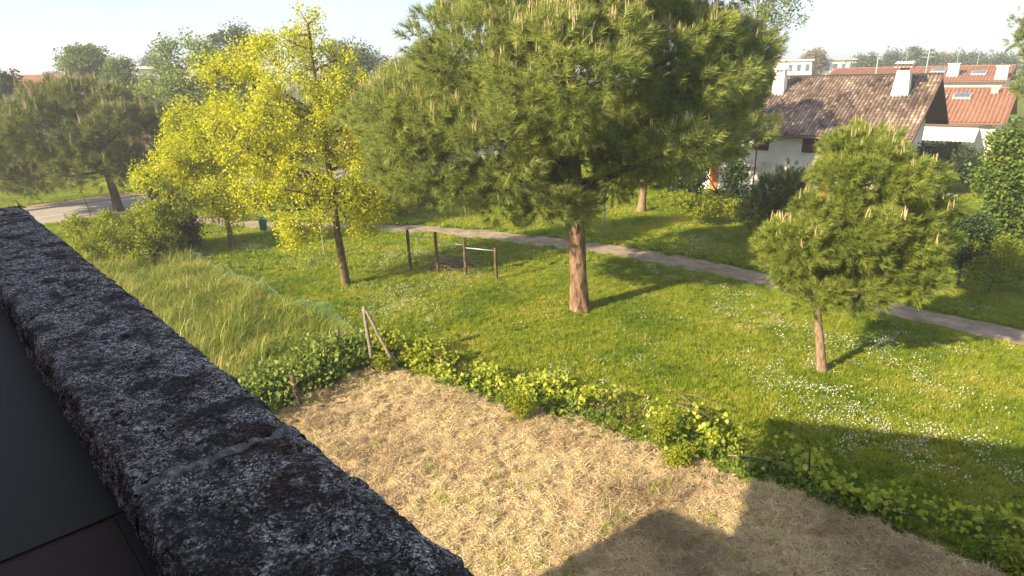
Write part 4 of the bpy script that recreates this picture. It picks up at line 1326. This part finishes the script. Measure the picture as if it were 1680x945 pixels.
bg('hedge_shrub', 'yellow green shrub between maple and stone pine beyond the path', [(640, 320, 50, 42), (610, 335, 40, 30), (665, 345, 30, 22)], 36, 'leaf_lime', 49, n_clump=150, n_leaf=80, leaf=0.11, sig=0.3, r0=0.05, cat='shrub')
bg('hedge_shrub', 'dark low shrub under the left edge of the stone pine', [(705, 340, 42, 26), (680, 320, 40, 30), (760, 320, 60, 30)], 39, 'leaf_dark', 50, n_clump=150, n_leaf=80, leaf=0.13, sig=0.3, r0=0.05, cat='shrub')
bg('hedge_shrub', 'mid green shrub far behind the left half of stone pine', [(690, 260, 60, 40), (620, 250, 50, 40)], 52, 'leaf_mid', 51, n_clump=150, n_leaf=80, leaf=0.2, sig=0.5, r0=0.1, cat='shrub')
bg('hedge_shrub', 'long dark hedge beyond the path left of the green bin', [(350, 335, 30, 22), (400, 335, 40, 22)], 41, 'leaf_dark', 52, n_clump=110, n_leaf=80, leaf=0.14, sig=0.32, r0=0.05, cat='shrub')
bg('roadside_shrub', 'light green feathery shrub below the road pine trunk', [(215, 378, 62, 36), (268, 350, 46, 38), (165, 392, 45, 28), (240, 402, 60, 28), (285, 322, 26, 34), (140, 375, 28, 26)], 27.3, 'leaf_lime', 53, n_clump=260, n_leaf=100, leaf=0.13, sig=0.24, r0=0.04, cat='shrub', aspect=0.42, tvar=0.3)
bg('roadside_shrub', 'dark green shrub right of the feathery roadside shrub', [(295, 372, 30, 38), (312, 385, 20, 26), (262, 300, 26, 36)], 29.3, 'leaf_dark', 54, n_clump=120, n_leaf=90, leaf=0.1, sig=0.25, r0=0.05, cat='shrub')
bg('ash_tree', 'tall thin leaved yellowish tree rising right of the stone pine top', [(1285, 20, 46, 22), (1262, 70, 22, 20), (1290, -30, 60, 36), (1240, 20, 40, 40), (1270, 105, 20, 24)], 46, 'leaf_soft', 55, n_clump=130, n_leaf=32, leaf=0.15, sig=0.32, bur_min=0.2, r0=0.16, nlimb=18, base=at(1225, 280, 46)[:2], top=at(1245, 20, 46))
bg('maple_sapling', 'yellow leaved sapling in front of the villa roof edge', [(1262, 195, 16, 14), (1235, 170, 16, 20), (1250, 140, 14, 14)], 37, 'maple', 56, n_clump=36, n_leaf=40, leaf=0.13, sig=0.22, r0=0.05, base=at(1235, 300, 37)[:2])
bg('garden_shrub', 'dark leafy tree against the left end of the villa front', [(1206, 292, 14, 22), (1125, 292, 28, 24), (1225, 325, 18, 12)], 33.5, 'leaf_dark', 57, n_clump=160, n_leaf=80, leaf=0.12, sig=0.32, r0=0.08, cat='shrub', bur_min=0.3)
bg('garden_shrub', 'low pale flowering shrub beyond the path below the villa', [(1150, 338, 42, 16), (1105, 330, 30, 14), (1200, 345, 20, 14)], 31.5, 'leaf_lime', 58, n_clump=90, n_leaf=70, leaf=0.09, sig=0.2, r0=0.03, cat='shrub')
b1 = G(1300, 405)
pine('small_pine', 'small dark pine in front of the villa left of the young pine', b1, lobes_px([(1285, 315, 42, 34), (1250, 345, 34, 34), (1310, 345, 42, 42), (1295, 285, 24, 20)], b1[1]), 'needle_dark', 25, n_clump=90, n_tuft=18, n_needle=36, nl=0.19, r0=0.12, sig=0.3, candles=0.10, cl=0.3, nlimb=10, w=0.007, bark='bark_young')
bg('garden_hedge', 'dark rounded hedge between the villa and the awning house', [(1550, 268, 55, 24), (1505, 282, 26, 22), (1590, 278, 34, 20), (1530, 255, 26, 12)], 39, 'leaf_dark', 59, n_clump=260, n_leaf=90, leaf=0.13, sig=0.34, r0=0.06, cat='shrub')
bg('leafy_tree', 'broad leaved green tree cut by the right edge of the picture', [(1655, 285, 42, 52), (1665, 235, 40, 26), (1668, 360, 36, 44), (1640, 330, 26, 36), (1690, 300, 40, 80)], 23.5, 'leaf_mid', 60, n_clump=280, n_leaf=100, leaf=0.115, sig=0.24, r0=0.1, base=G(1700, 440)[:2], nlimb=14, up=0.7)
bg('garden_shrub', 'very dark bush behind the right side of the young pine', [(1585, 400, 34, 36), (1600, 375, 24, 22), (1560, 415, 24, 24)], 21.5, 'leaf_dark', 61, n_clump=120, n_leaf=90, leaf=0.09, sig=0.2, r0=0.05, cat='shrub')
bg('garden_shrub', 'pale green low plants right of the very dark bush', [(1635, 420, 40, 24), (1660, 450, 30, 18), (1610, 445, 30, 14)], 20.5, 'leaf_lime', 62, n_clump=100, n_leaf=60, leaf=0.07, sig=0.18, r0=0.03, cat='shrub')
pine('edge_pine', 'pine branches hanging in at the top right corner of the picture', np.array([*at(1745, 300, 30)[:2], 0]), lobes_px([(1680, 40, 26, 40), (1675, 95, 20, 32), (1690, 145, 26, 30), (1720, 60, 40, 60)], 30), 'needle', 26, n_clump=60, n_tuft=16, n_needle=34, nl=0.2, r0=0.15, sig=0.28, candles=0.1, w=0.008, nlimb=8)
far = [((1415, 110, 24, 14), 'leaf_far', 'rounded far tree right of the white apartment block'), ((1462, 104, 24, 20), 'leaf_far', 'largest far dark tree behind the villa ridge'), ((1499, 97, 15, 14), 'leaf_far', 'far tree just left of the tiled chimney top'),
       ((1335, 98, 14, 12), 'leaf_farbrown', 'brownish far tree between the two white apartment blocks'), ((1585, 100, 20, 14), 'leaf_far', 'far rounded tree behind the middle of the row house'), ((1548, 102, 18, 9), 'leaf_farbrown', 'pale low far tree at the left end of the row house'),
       ((1628, 106, 34, 10), 'leaf_far', 'low far tree line piece above the right end of row house'), ((1525, 100, 12, 8), 'leaf_far', 'small far tree right of the tiled chimney top')]
for i, (s, m_, lb) in enumerate(far):
    bg('far_tree', lb, [s, (s[0], s[1] + s[3] * 0.8, s[2], s[3])], 150 + (i % 3) * 8, m_, 70 + i, n_clump=80, n_leaf=110, leaf=0.42, sig=0.9, r0=0.35, group='trees along the right horizon', nlimb=6)
farl = [(30, 150, 22, 10, 'low far tree above the red roof at far left'), (85, 135, 14, 8, 'tiny far tree on the left horizon beside the open crowned tree'), (245, 105, 12, 12, 'thin far tree beside the far pinkish house'), (555, 85, 18, 12, 'far dark tree top just right of the tall maple'), (75, 140, 24, 6, 'far low tree line piece over the red hall')]
for i, (x, y, rx, rz, lb) in enumerate(farl):
    bg('far_tree', lb, [(x, y, rx, rz), (x, y + rz, rx, rz)], 140 + i * 5, 'leaf_far', 90 + i, n_clump=50, n_leaf=90, leaf=0.42, sig=0.85, r0=0.3, group='trees along the left horizon', nlimb=5)
# wood closing the horizon between the things in view
r = np.random.default_rng(5)
ang = np.concatenate([np.linspace(-0.95, 0.95, 260)])
pos = []
for a in ang:
    for q in range(26):
        d_ = r.uniform(260, 330)
        h = 5.2 + 2.0 * math.sin(a * 23) + 1.3 * math.sin(a * 61)
        pos.append((d_ * math.sin(a + r.normal(0, 0.004)), d_ * math.cos(a), abs(r.normal(0, 0.5)) * h + 0.5))
tag(link('far_wood', leaves_mesh('far_wood', np.array(pos), 2.2, r, 0.3), MT['leaf_far']), 'low green wood along the whole horizon', 'wood', kind='stuff')

# ---------------------------------------------------------------- fence, vines, bank
posts = [((612, 602), (597, 502), 0.055, 'upright grey post joined at its top by a slanting brace'),
         ((562, 582), (553, 541), 0.055, 'short grey fence post left of the braced post'),
         ((494, 668), (479, 616), 0.06, 'weathered brown post nearest the parapet at the field corner')]
for (bx, by), (tx, ty), rad, lb in posts:
    b = G(bx, by); t = at(tx, ty, b[1])
    mb = MB(); n = 7
    pts = densify(np.array([b - [0, 0, 0.1], t]), n) + rng.normal(0, 0.006, (n, 3))
    mb.tube(pts, np.linspace(rad * 1.08, rad * 0.9, n), 9)
    p_ = empty('fence_post', b, lb, 'fence post', 'wooden posts of the garden fence')
    sh = mb.build('shaft', MT['wood_grey'] if 'grey' in lb else MT['wood_brown'], p_, True)
    mb = MB()
    for z in (0.35, 0.75):
        c = b + (t - b) * z
        a = np.arange(9) / 8 * 6.283
        mb.tube(np.c_[c[0] + np.cos(a) * rad * 1.1, c[1] + np.sin(a) * rad * 1.1, c[2] + a * 0.002], 0.006, 4)
    mb.build('wire_loop', MT['grey_metal'], p_)
b, t = G(655, 610), at(600, 509, G(612, 602)[1])
br = empty('fence_brace', b, 'slanting grey pole leaning against the braced fence post', 'fence post', 'wooden posts of the garden fence')
mb = MB(); mb.tube(densify(np.array([b - [0, 0, 0.08], t]), 9) + rng.normal(0, 0.008, (9, 3)), np.linspace(0.05, 0.042, 9), 9)
mb.build('shaft', MT['wood_grey'], br, True)
mb = MB(); c = b + (t - b) * 0.97; a = np.arange(9) / 8 * 6.283
mb.tube(np.c_[c[0] + np.cos(a) * 0.06, c[1] + np.sin(a) * 0.06, c[2] + a * 0.004], 0.006, 4)
mb.build('wire_loop', MT['grey_metal'], br)
for (bx, by, h, lb) in ((722, 622, 0.85, 'thin dark stake right of the slanting brace'), (855, 640, 0.7, 'thin dark stake among the lime vine leaves'), (1322, 800, 0.8, 'thin dark stake in the shaded part of the vine hedge')):
    b = G(bx, by)
    s_ = empty('vine_stake', b, lb, 'stake', 'thin stakes of the vine fence')
    mb = MB(); mb.tube([b - [0, 0, 0.1], b + [0.01, 0, h * 0.5], b + [-0.02, 0.01, h]], [0.018, 0.017, 0.015], 6)
    mb.build('shaft', MT['bark_dark'], s_, True)
    mb = MB(); mb.tube([b + [-0.09, 0.05, h * 0.6], b + [0.09, -0.05, h * 0.62]], 0.005, 4)
    mb.build('tie_wire', MT['grey_metal'], s_)

# sagging green plastic net along the fence to the left
MT['net'] = plain('green_plastic_net', (0.10, 0.20, 0.13), (0.14, 0.25, 0.17), 10, 0.5, 0)
net = empty('net_fence', (-8.6, 21.6, 0), 'sagging green plastic net fence between tall grass and lawn', 'net fence')
fp = densify(np.array([(-14.5, 27.3), (-13.1, 25.9), (-8.6, 21.6), (-5.3, 18.4), (-3.9, 16.9)]), 60)
hh = 0.46 + 0.16 * np.sin(np.arange(60) * 0.45) + 0.09 * np.sin(np.arange(60) * 1.1)
hh[:10] *= np.linspace(0.7, 1, 10)
lean = 0.18 * np.sin(np.arange(60) * 0.3)
perp = np.array([0.69, 0.72])
def net_pt(i, v):
    x = np.interp(i, np.arange(60), fp[:, 0]); y = np.interp(i, np.arange(60), fp[:, 1])
    h = np.interp(i, np.arange(60), hh); l_ = np.interp(i, np.arange(60), lean)
    return np.array([x + perp[0] * l_ * v * v, y + perp[1] * l_ * v * v, 0.03 + h * v])
V, Fq = [], []
def ribbon(pts, w, dirv):
    for p in pts:
        V.append(p - dirv * w); V.append(p + dirv * w)
    k = len(V) - 2 * len(pts)
    for i in range(len(pts) - 1):
        Fq.append((k + 2 * i, k + 2 * i + 1, k + 2 * i + 3, k + 2 * i + 2))
along = np.r_[unit(fp[-1] - fp[0]), 0]
for v in np.linspace(0, 1, 15): ribbon([net_pt(i, v) for i in np.linspace(0, 59, 120)], 0.0018 if v < 0.99 else 0.006, ZV)
for i in np.linspace(0, 59, 280): ribbon([net_pt(i, v) for v in np.linspace(0, 1, 6)], 0.0018, along)
tag(link('mesh_net', meshnp('mesh_net', np.array(V), np.array(Fq)), MT['net'], net), kind='stuff')
for i in (4, 18, 31, 44, 55):
    p = net_pt(i, 0); q_ = net_pt(i, 1.03)
    mb = MB(); mb.tube([p - [0, 0, 0.1], (p + q_) / 2 + [0.01, 0.01, 0], q_], 0.014, 6)
    mb.build('net_stake', MT['wood_brown'], net, True)

def leaf_disc(n, size, pos, r, tint, up=0.8):
    """rounded lobed vine leaves, six corners and a raised middle"""
    nrm = unit(r.normal(size=(n, 3)) * 0.75 + np.array([-0.25, -0.35, up]))
    d = unit(np.cross(nrm, r.normal(size=(n, 3)))); s = np.cross(nrm, d)
    sz = (size * r.uniform(0.55, 1.3, n))[:, None]
    shp = [(-0.35, 0.0), (-0.5, 0.35), (0.05, 0.5), (0.6, 0.0), (0.05, -0.5), (-0.5, -0.35)]
    vs = [pos + (d * a + s * b_) * sz - nrm * sz * 0.12 * abs(b_) for a, b_ in shp]
    V = np.stack(vs, 1).reshape(-1, 3)
    k = np.arange(n)[:, None] * 6
    Fq = np.concatenate([k + np.array([[0, 1, 2, 3]]), k + np.array([[0, 3, 4, 5]])])
    return meshnp('leaves', V, Fq, False, np.repeat(np.clip(tint, 0, 1), 6))

def vine_run(name, label, line, n_leaf, size, mat, seed, hmax=0.85, width=0.32, cat='hedge', stems=60, dens=0.45, parts='leaves'):
    r = np.random.default_rng(seed)
    L_ = densify(np.array(line, float), 400)
    cen = L_.mean(0)
    root = empty(name, (cen[0], cen[1], 0), label, cat)
    T = Tubes()
    ends = []
    for i in range(stems):
        k = int(r.integers(0, 399)); p = np.r_[L_[k] + r.normal(0, width * 0.3, 2), 0.0]
        dv = unit(L_[min(k + 3, 399)] - L_[max(k - 3, 0)]) * r.choice([-1, 1])
        q = p + np.r_[dv * r.uniform(0.1, 0.9) + r.normal(0, width, 2), hmax * r.uniform(0.45, 1.1)]
        c = curve(p, q, 0.22, r, 6, 0.1)
        T.add(c, np.linspace(0.012, 0.004, 6), 4)
        ends.append(c[2:])
    link('stems', T.mesh('stems'), MT['wood_brown'], root)
    E_ = np.concatenate(ends)
    t = r.uniform(size=n_leaf)
    k = (t * 399).astype(int)
    clump = fbm(np.c_[L_[k] * 1.6, t * 0], 3, seed)
    h = hmax * r.beta(1.7, 1.6, n_leaf) * (0.35 + 1.3 * clump)
    pos = np.c_[L_[k] + r.normal(0, width, (n_leaf, 2)) * (0.55 + clump[:, None]), h + 0.03]
    m = r.uniform(size=n_leaf) < 0.45
    pos[m] = E_[r.integers(0, len(E_), m.sum())] + r.normal(0, 0.06, (m.sum(), 3))
    pos[:, 2] = np.maximum(pos[:, 2], 0.04)
    keep = fbm(pos * 1.4, 3, seed + 3) > dens
    pos = pos[keep]
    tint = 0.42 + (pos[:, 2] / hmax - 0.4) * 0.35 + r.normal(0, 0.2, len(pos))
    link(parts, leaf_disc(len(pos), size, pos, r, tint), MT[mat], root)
    return root
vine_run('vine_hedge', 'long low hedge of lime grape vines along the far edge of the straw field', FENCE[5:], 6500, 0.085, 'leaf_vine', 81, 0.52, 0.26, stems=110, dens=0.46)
vine_run('undergrowth_strip', 'darker grassy undergrowth at the foot of the vine hedge', FENCE[6:] + np.array([-0.15, -0.25]), 9000, 0.05, 'leaf_mid', 82, 0.28, 0.34, stems=40, dens=0.42)
vine_run('ivy_bank', 'dense green ivy bank between tall grass and field corner', [(-4.4, 16.6), (-5.2, 15.6), (-5.9, 14.4), (-6.9, 12.8), (-8, 11.3)], 9000, 0.085, 'leaf_mid', 83, 0.65, 0.5, stems=50, dens=0.42)
vine_run('bramble', 'leafy bramble at the foot of the braced fence post', [(-3.9, 16.7), (-3.2, 16.1), (-2.4, 15.7)], 1500, 0.09, 'leaf_lime', 84, 0.75, 0.22, stems=26, dens=0.35)

# bare soil strip at the foot of the ivy bank
ln = densify(np.array([(-3.7, 15.9), (-4.8, 14.9), (-5.4, 13.6), (-6.4, 12.2)]), 30)
w2 = 0.55 + 0.25 * np.sin(np.arange(30) * 0.7)
nn_ = np.array([0.75, -0.66])
sheet('bare_soil', [(p - nn_ * 0.5, p + nn_ * w * 0.9) for p, w in zip(ln, w2)], 0.03, MT['soil'])

# bright feathery robinia shoots
def robinia(label, px, h, spread, seed, nst=7):
    r = np.random.default_rng(seed)
    b = G(*px)
    root = empty('robinia_shoot', b, label, 'shrub', 'robinia shoots along the field')
    T = Tubes(); pos = []
    for i in range(nst):
        a = r.uniform(0, 6.283); e = b + np.array([math.cos(a) * spread * r.uniform(0.3, 1), math.sin(a) * spread * r.uniform(0.3, 1), h * r.uniform(0.6, 1.1)])
        c = curve(b + r.normal(0, 0.02, 3) * [1, 1, 0], e, 0.1, r, 9, 0.05)
        T.add(c, np.linspace(0.01, 0.003, 9), 4)
        for j in range(2, 9):
            for q in range(3):
                d = unit(np.array([r.normal(), r.normal(), 0.25])) * r.uniform(0.14, 0.24)
                for t in np.linspace(0.2, 1, 7):
                    sdv = unit(np.cross(d, ZV)) * 0.028
                    pp = c[j] + d * t - ZV * 0.05 * t * t
                    pos += [pp + sdv, pp - sdv]
    link('stems', T.mesh('stems'), MT['leaf_mid'], root)
    pos = np.array(pos)
    link('leaflets', leaves_mesh('leaflets', pos, 0.05, r, 1.2, 0.55 + r.normal(0, 0.2, len(pos)), aspect=0.6), MT['leaf_lime'], root)
robinia('bright green feathery shoot growing on the field side of the hedge, middle', (858, 690), 0.75, 0.35, 1)
robinia('bright green feathery shoot lit in the sun above the lower one, right of middle', (1085, 730), 0.85, 0.3, 2)
robinia('small bright feathery shoot at the tip of the house shadow', (1112, 765), 0.45, 0.3, 3)
robinia('bright feathery shoot in the bottom right corner', (1668, 950), 0.5, 0.3, 4)
robinia('feathery shoot beside the foot of the slanting brace', (632, 610), 0.45, 0.28, 5, 5)
robinia('pale weed standing up from the tall grass at the net', (488, 528), 0.5, 0.18, 6, 4)

# dry twigs in the hedge
r = np.random.default_rng(9)
for (a, b_, lb) in (((1110, 668), (1190, 715), 'tangle of dry grey twigs on top of the vine hedge'), ((1195, 770), (1310, 800), 'long bare pale branch lying in the shade at the hedge foot')):
    p, q = G(*a) + [0, 0, 0.34 if 'top' in lb else 0.2], G(*b_) + [0, 0, 0.3 if 'top' in lb else 0.16]
    root = empty('dry_twigs' if 'top' in lb else 'dry_branch', (p + q) / 2 * [1, 1, 0], lb, 'twigs')
    for i in range(9 if 'top' in lb else 4):
        T = Tubes()
        s = 0.16 if 'top' in lb else 0.05
        c = curve(p + r.normal(0, s, 3), q + r.normal(0, s, 3), r.uniform(-0.05, 0.12), r, 7, 0.08)
        if 'top' not in lb and i: c = curve(c[3], c[3] + r.normal(0, 0.2, 3), 0.1, r, 7, 0.1)
        T.add(c, np.linspace(0.008 if i or 'top' in lb else 0.018, 0.003, 7), 5)
        link('twig', T.mesh('twig'), MT['wood_brown'] if i % 2 else MT['wood_grey'], root)

# ---------------------------------------------------------------- small things on the lawn
# stepped exercise bars
xb = [G(674, 445), G(719, 450), G(765, 455), G(815, 461)]
xt = [at(668, 377, xb[0][1])[2], at(713, 381, xb[1][1])[2], at(760, 390, xb[2][1])[2], at(809, 407, xb[3][1])[2]]
bars = empty('exercise_bars', xb[1], 'four wooden posts with three stepped pull up bars on the lawn', 'exercise bars')
for b, z in zip(xb, xt):
    mb = MB()
    n = 9
    pts = np.c_[np.linspace(b[0], b[0] - 0.03, n) + rng.normal(0, 0.004, n), np.full(n, b[1]), np.linspace(-0.1, z, n)]
    mb.tube(pts, np.linspace(0.066, 0.058, n), 12)
    mb.build('post', MT['wood_brown'], bars, True)
zb = [xt[0] - 0.24, xt[1] - 0.42, xt[2] - 0.40]
for i in range(3):
    a, b = np.array([xb[i][0], xb[i][1], zb[i]]), np.array([xb[i + 1][0], xb[i + 1][1], zb[i]])
    mb = MB(); mb.tube([a, (a + b) / 2, b], 0.021, 10)
    mb.build('bar', MT['grey_metal'], bars, True)
# brush heap behind the bars
root = empty('brush_heap', G(742, 440), 'heap of dry bare twigs lying behind the exercise bars', 'brush heap')
r = np.random.default_rng(17)
c0 = G(742, 442)
for q in range(3):
    T = Tubes()
    for i in range(45):
        a = c0 + np.array([r.normal(0, 0.38), r.normal(0, 0.2), abs(r.normal(0.22, 0.12))])
        d = unit(np.array([r.choice([-1, 1]) * 1.0, r.normal(0, 0.3), r.normal(0, 0.28)])) * r.uniform(0.3, 0.65)
        T.add(curve(a - d, a + d, r.normal(0.05, 0.05), r, 5, 0.08), np.linspace(0.014, 0.006, 5), 4)
    link('twigs', T.mesh('twigs'), MT['wood_grey'], root)

# thin steel poles
def pole(label, bx, by, tx, ty, rad):
    b = G(bx, by); z = at(tx, ty, b[1])[2]
    t = np.array([at(tx, ty, b[1])[0], b[1], z])
    root = empty('steel_pole', b, label, 'pole', 'thin steel poles by the footpath')
    mb = MB(); mb.tube([b - [0, 0, 0.1], (b + t) / 2, t], rad, 10); mb.build('shaft', MT['grey_metal'], root, True)
    mb = MB(); mb.tube([t, t + [0, 0, 0.03]], [rad * 1.15, rad * 0.6], 10); mb.build('end_cap', MT['grey_metal'], root, True)
    mb = MB(); mb.tube([b, b + [0, 0, 0.06]], rad * 1.8, 10); mb.build('collar', MT['kerb'], root, True)
pole('slim grey steel pole left of the tall maple trunk', 534, 421, 524, 365, 0.035)
pole('slim grey steel pole across the path behind the stone pine', 991, 379, 994, 305, 0.04)

# green litter bin on its post
MT['bin'] = plain('green_plastic', (0.01, 0.22, 0.15), (0.008, 0.18, 0.12), 6, 0.4, 0)
b = G(436, 385)
root = empty('litter_bin', b, 'small green litter bin on a post beside the footpath', 'litter bin')
mb = MB(); mb.tube([b - [0, 0, 0.1], b + [0, 0, 0.75]], 0.03, 8); mb.build('post', MT['grey_metal'], root, True)
mb = MB(); c = b + [0, -0.16, 0.28]
mb.tube([c, c + [0, 0, 0.04], c + [0, 0, 0.5], c + [0, 0, 0.54]], [0.15, 0.17, 0.20, 0.215], 14); mb.build('bucket', MT['bin'], root, True)
mb = MB(); mb.tube([c + [0, 0, 0.66], c + [0, 0, 0.70], c + [0, 0, 0.75]], [0.225, 0.215, 0.08], 14); mb.build('lid', MT['bin'], root, True)
mb = MB()
for a in (0.8, 2.4, 4.7): mb.cbox(c + [0.19 * math.cos(a), 0.19 * math.sin(a), 0.60], (0.012, 0, 0), (0, 0.012, 0), (0, 0, 0.07))
mb.build('lid_support', MT['bin'], root)

# thin staked sapling by the road
b = G(152, 365); t = at(131, 308, b[1])
root = empty('staked_sapling', b, 'thin leaning sapling stem in front of the road at left', 'sapling')
T = Tubes(); T.add(densify(np.array([b, (b + t) / 2 + [0.05, 0, 0], t]), 6), np.linspace(0.03, 0.012, 6), 6)
link('stem', T.mesh('stem'), MT['bark_dark'], root)
r = np.random.default_rng(3)
pp = t + r.normal(0, 0.16, (90, 3)) - [0, 0, 0.1]
link('leaves', leaves_mesh('leaves', pp, 0.09, r), MT['leaf_mid'], root)

# things in the villa garden
MT['blue'] = plain('blue_plastic', (0.03, 0.13, 0.42), (0.025, 0.11, 0.36), 5, 0.4, 0)
MT['sky_blue'] = plain('light_blue_plastic', (0.02, 0.30, 0.62), (0.02, 0.26, 0.55), 5, 0.35, 0)
b = G(1634, 330)
root = empty('paddling_pool', b, 'blue round plastic tub lying on the garden lawn at right', 'tub')
mb = MB(); mb.tube([b, b + [0, 0, 0.05], b + [0, 0, 0.28]], [0.42, 0.5, 0.52], 20); mb.build('tub_body', MT['blue'], root, True)
a = np.arange(21) / 20 * 6.2832
mb = MB(); mb.tube(np.c_[b[0] + np.cos(a) * 0.52, b[1] + np.sin(a) * 0.52, np.full(21, 0.29)], 0.035, 8, False); mb.build('rim', MT['sky_blue'], root, True)
b = G(1526, 279)
root = empty('garden_slide', b, 'light blue upright plastic toy in front of the dark hedge', 'toy')
mb = MB(); mb.cbox(b + [0, 0, 0.45], (0.16, 0, 0), (0, 0.1, 0), (0, 0, 0.45)); mb.build('panel', MT['sky_blue'], root)
mb = MB(); mb.tube([b + [0, 0, 0.9], b + [0, 0, 0.98], b + [0, 0, 1.04]], [0.2, 0.18, 0.06], 12); mb.build('top', MT['sky_blue'], root, True)
b = G(1548, 338)
root = empty('garden_table', b, 'pale grey low garden table right of the young pine top', 'table')
mb = MB(); mb.cbox(b + [0, 0, 0.62], (0.55, 0, 0), (0, 0.38, 0), (0, 0, 0.02)); mb.build('table_top', MT['kerb'], root)
for sx in (-1, 1):
    for sy in (-1, 1):
        mb = MB(); q = b + [sx * 0.47, sy * 0.3, 0]; mb.tube([q, q + [0, 0, 0.6]], 0.025, 6); mb.build('leg', MT['kerb'], root, True)

# street lamp beyond the villa
b = np.array([*at(1436, 118, 75)[:2], 0]); z = at(1440, 97, 75)[2]
root = empty('street_lamp', b, 'thin pale lamp post standing behind the villa ridge', 'street lamp')
mb = MB(); mb.tube([b, b + [0.05, 0, z * 0.5], b + [0.1, 0, z]], [0.09, 0.07, 0.05], 8); mb.build('mast', MT['kerb'], root, True)
mb = MB(); mb.cbox(b + [0.1, -0.3, z + 0.04], (0.14, 0, 0), (0, 0.35, 0), (0, 0, 0.05)); mb.build('lamp_head', MT['grey_metal'], root)
# dry twig on the parapet end
T = Tubes(); e = lp(3.8, 0.37, Z_TOP - 0.005)
T.add([e, e + [0.0, 0, 0.015], e + [-0.012, 0, 0.035]], [0.004, 0.003, 0.001], 5)
T.add([e + [0.03, 0, 0], e + [-0.03, 0, 0.006]], [0.003, 0.002], 5)
tag(link('dry_twig', T.mesh('dry_twig'), MT['bark_dark']), 'tiny dry twig on the far end of the parapet', 'twig')

# ---------------------------------------------------------------- milky evening air round the whole place
bpy.context.view_layer.update()
z_top = max(max((o.matrix_world @ Vector(c_)).z for c_ in o.bound_box) for o in scene.objects if o.type == 'MESH')
mb = MB(); mb.box((-905, -905, -1), (1810, 0, 0), (0, 1810, 0), (0, 0, z_top + 1.5))
hz = mb.build('haze', None)
tag(hz, kind='stuff')
m = bpy.data.materials.new('haze_air'); m.use_nodes = True
n = m.node_tree.nodes; n.clear()
vo = n.new('ShaderNodeVolumePrincipled')
vo.inputs['Density'].default_value = 0.0016
vo.inputs['Color'].default_value = (0.93, 0.95, 1.0, 1)
vo.inputs['Anisotropy'].default_value = 0.3
ou = n.new('ShaderNodeOutputMaterial')
m.node_tree.links.new(vo.outputs[0], ou.inputs['Volume'])
hz.data.materials.append(m)
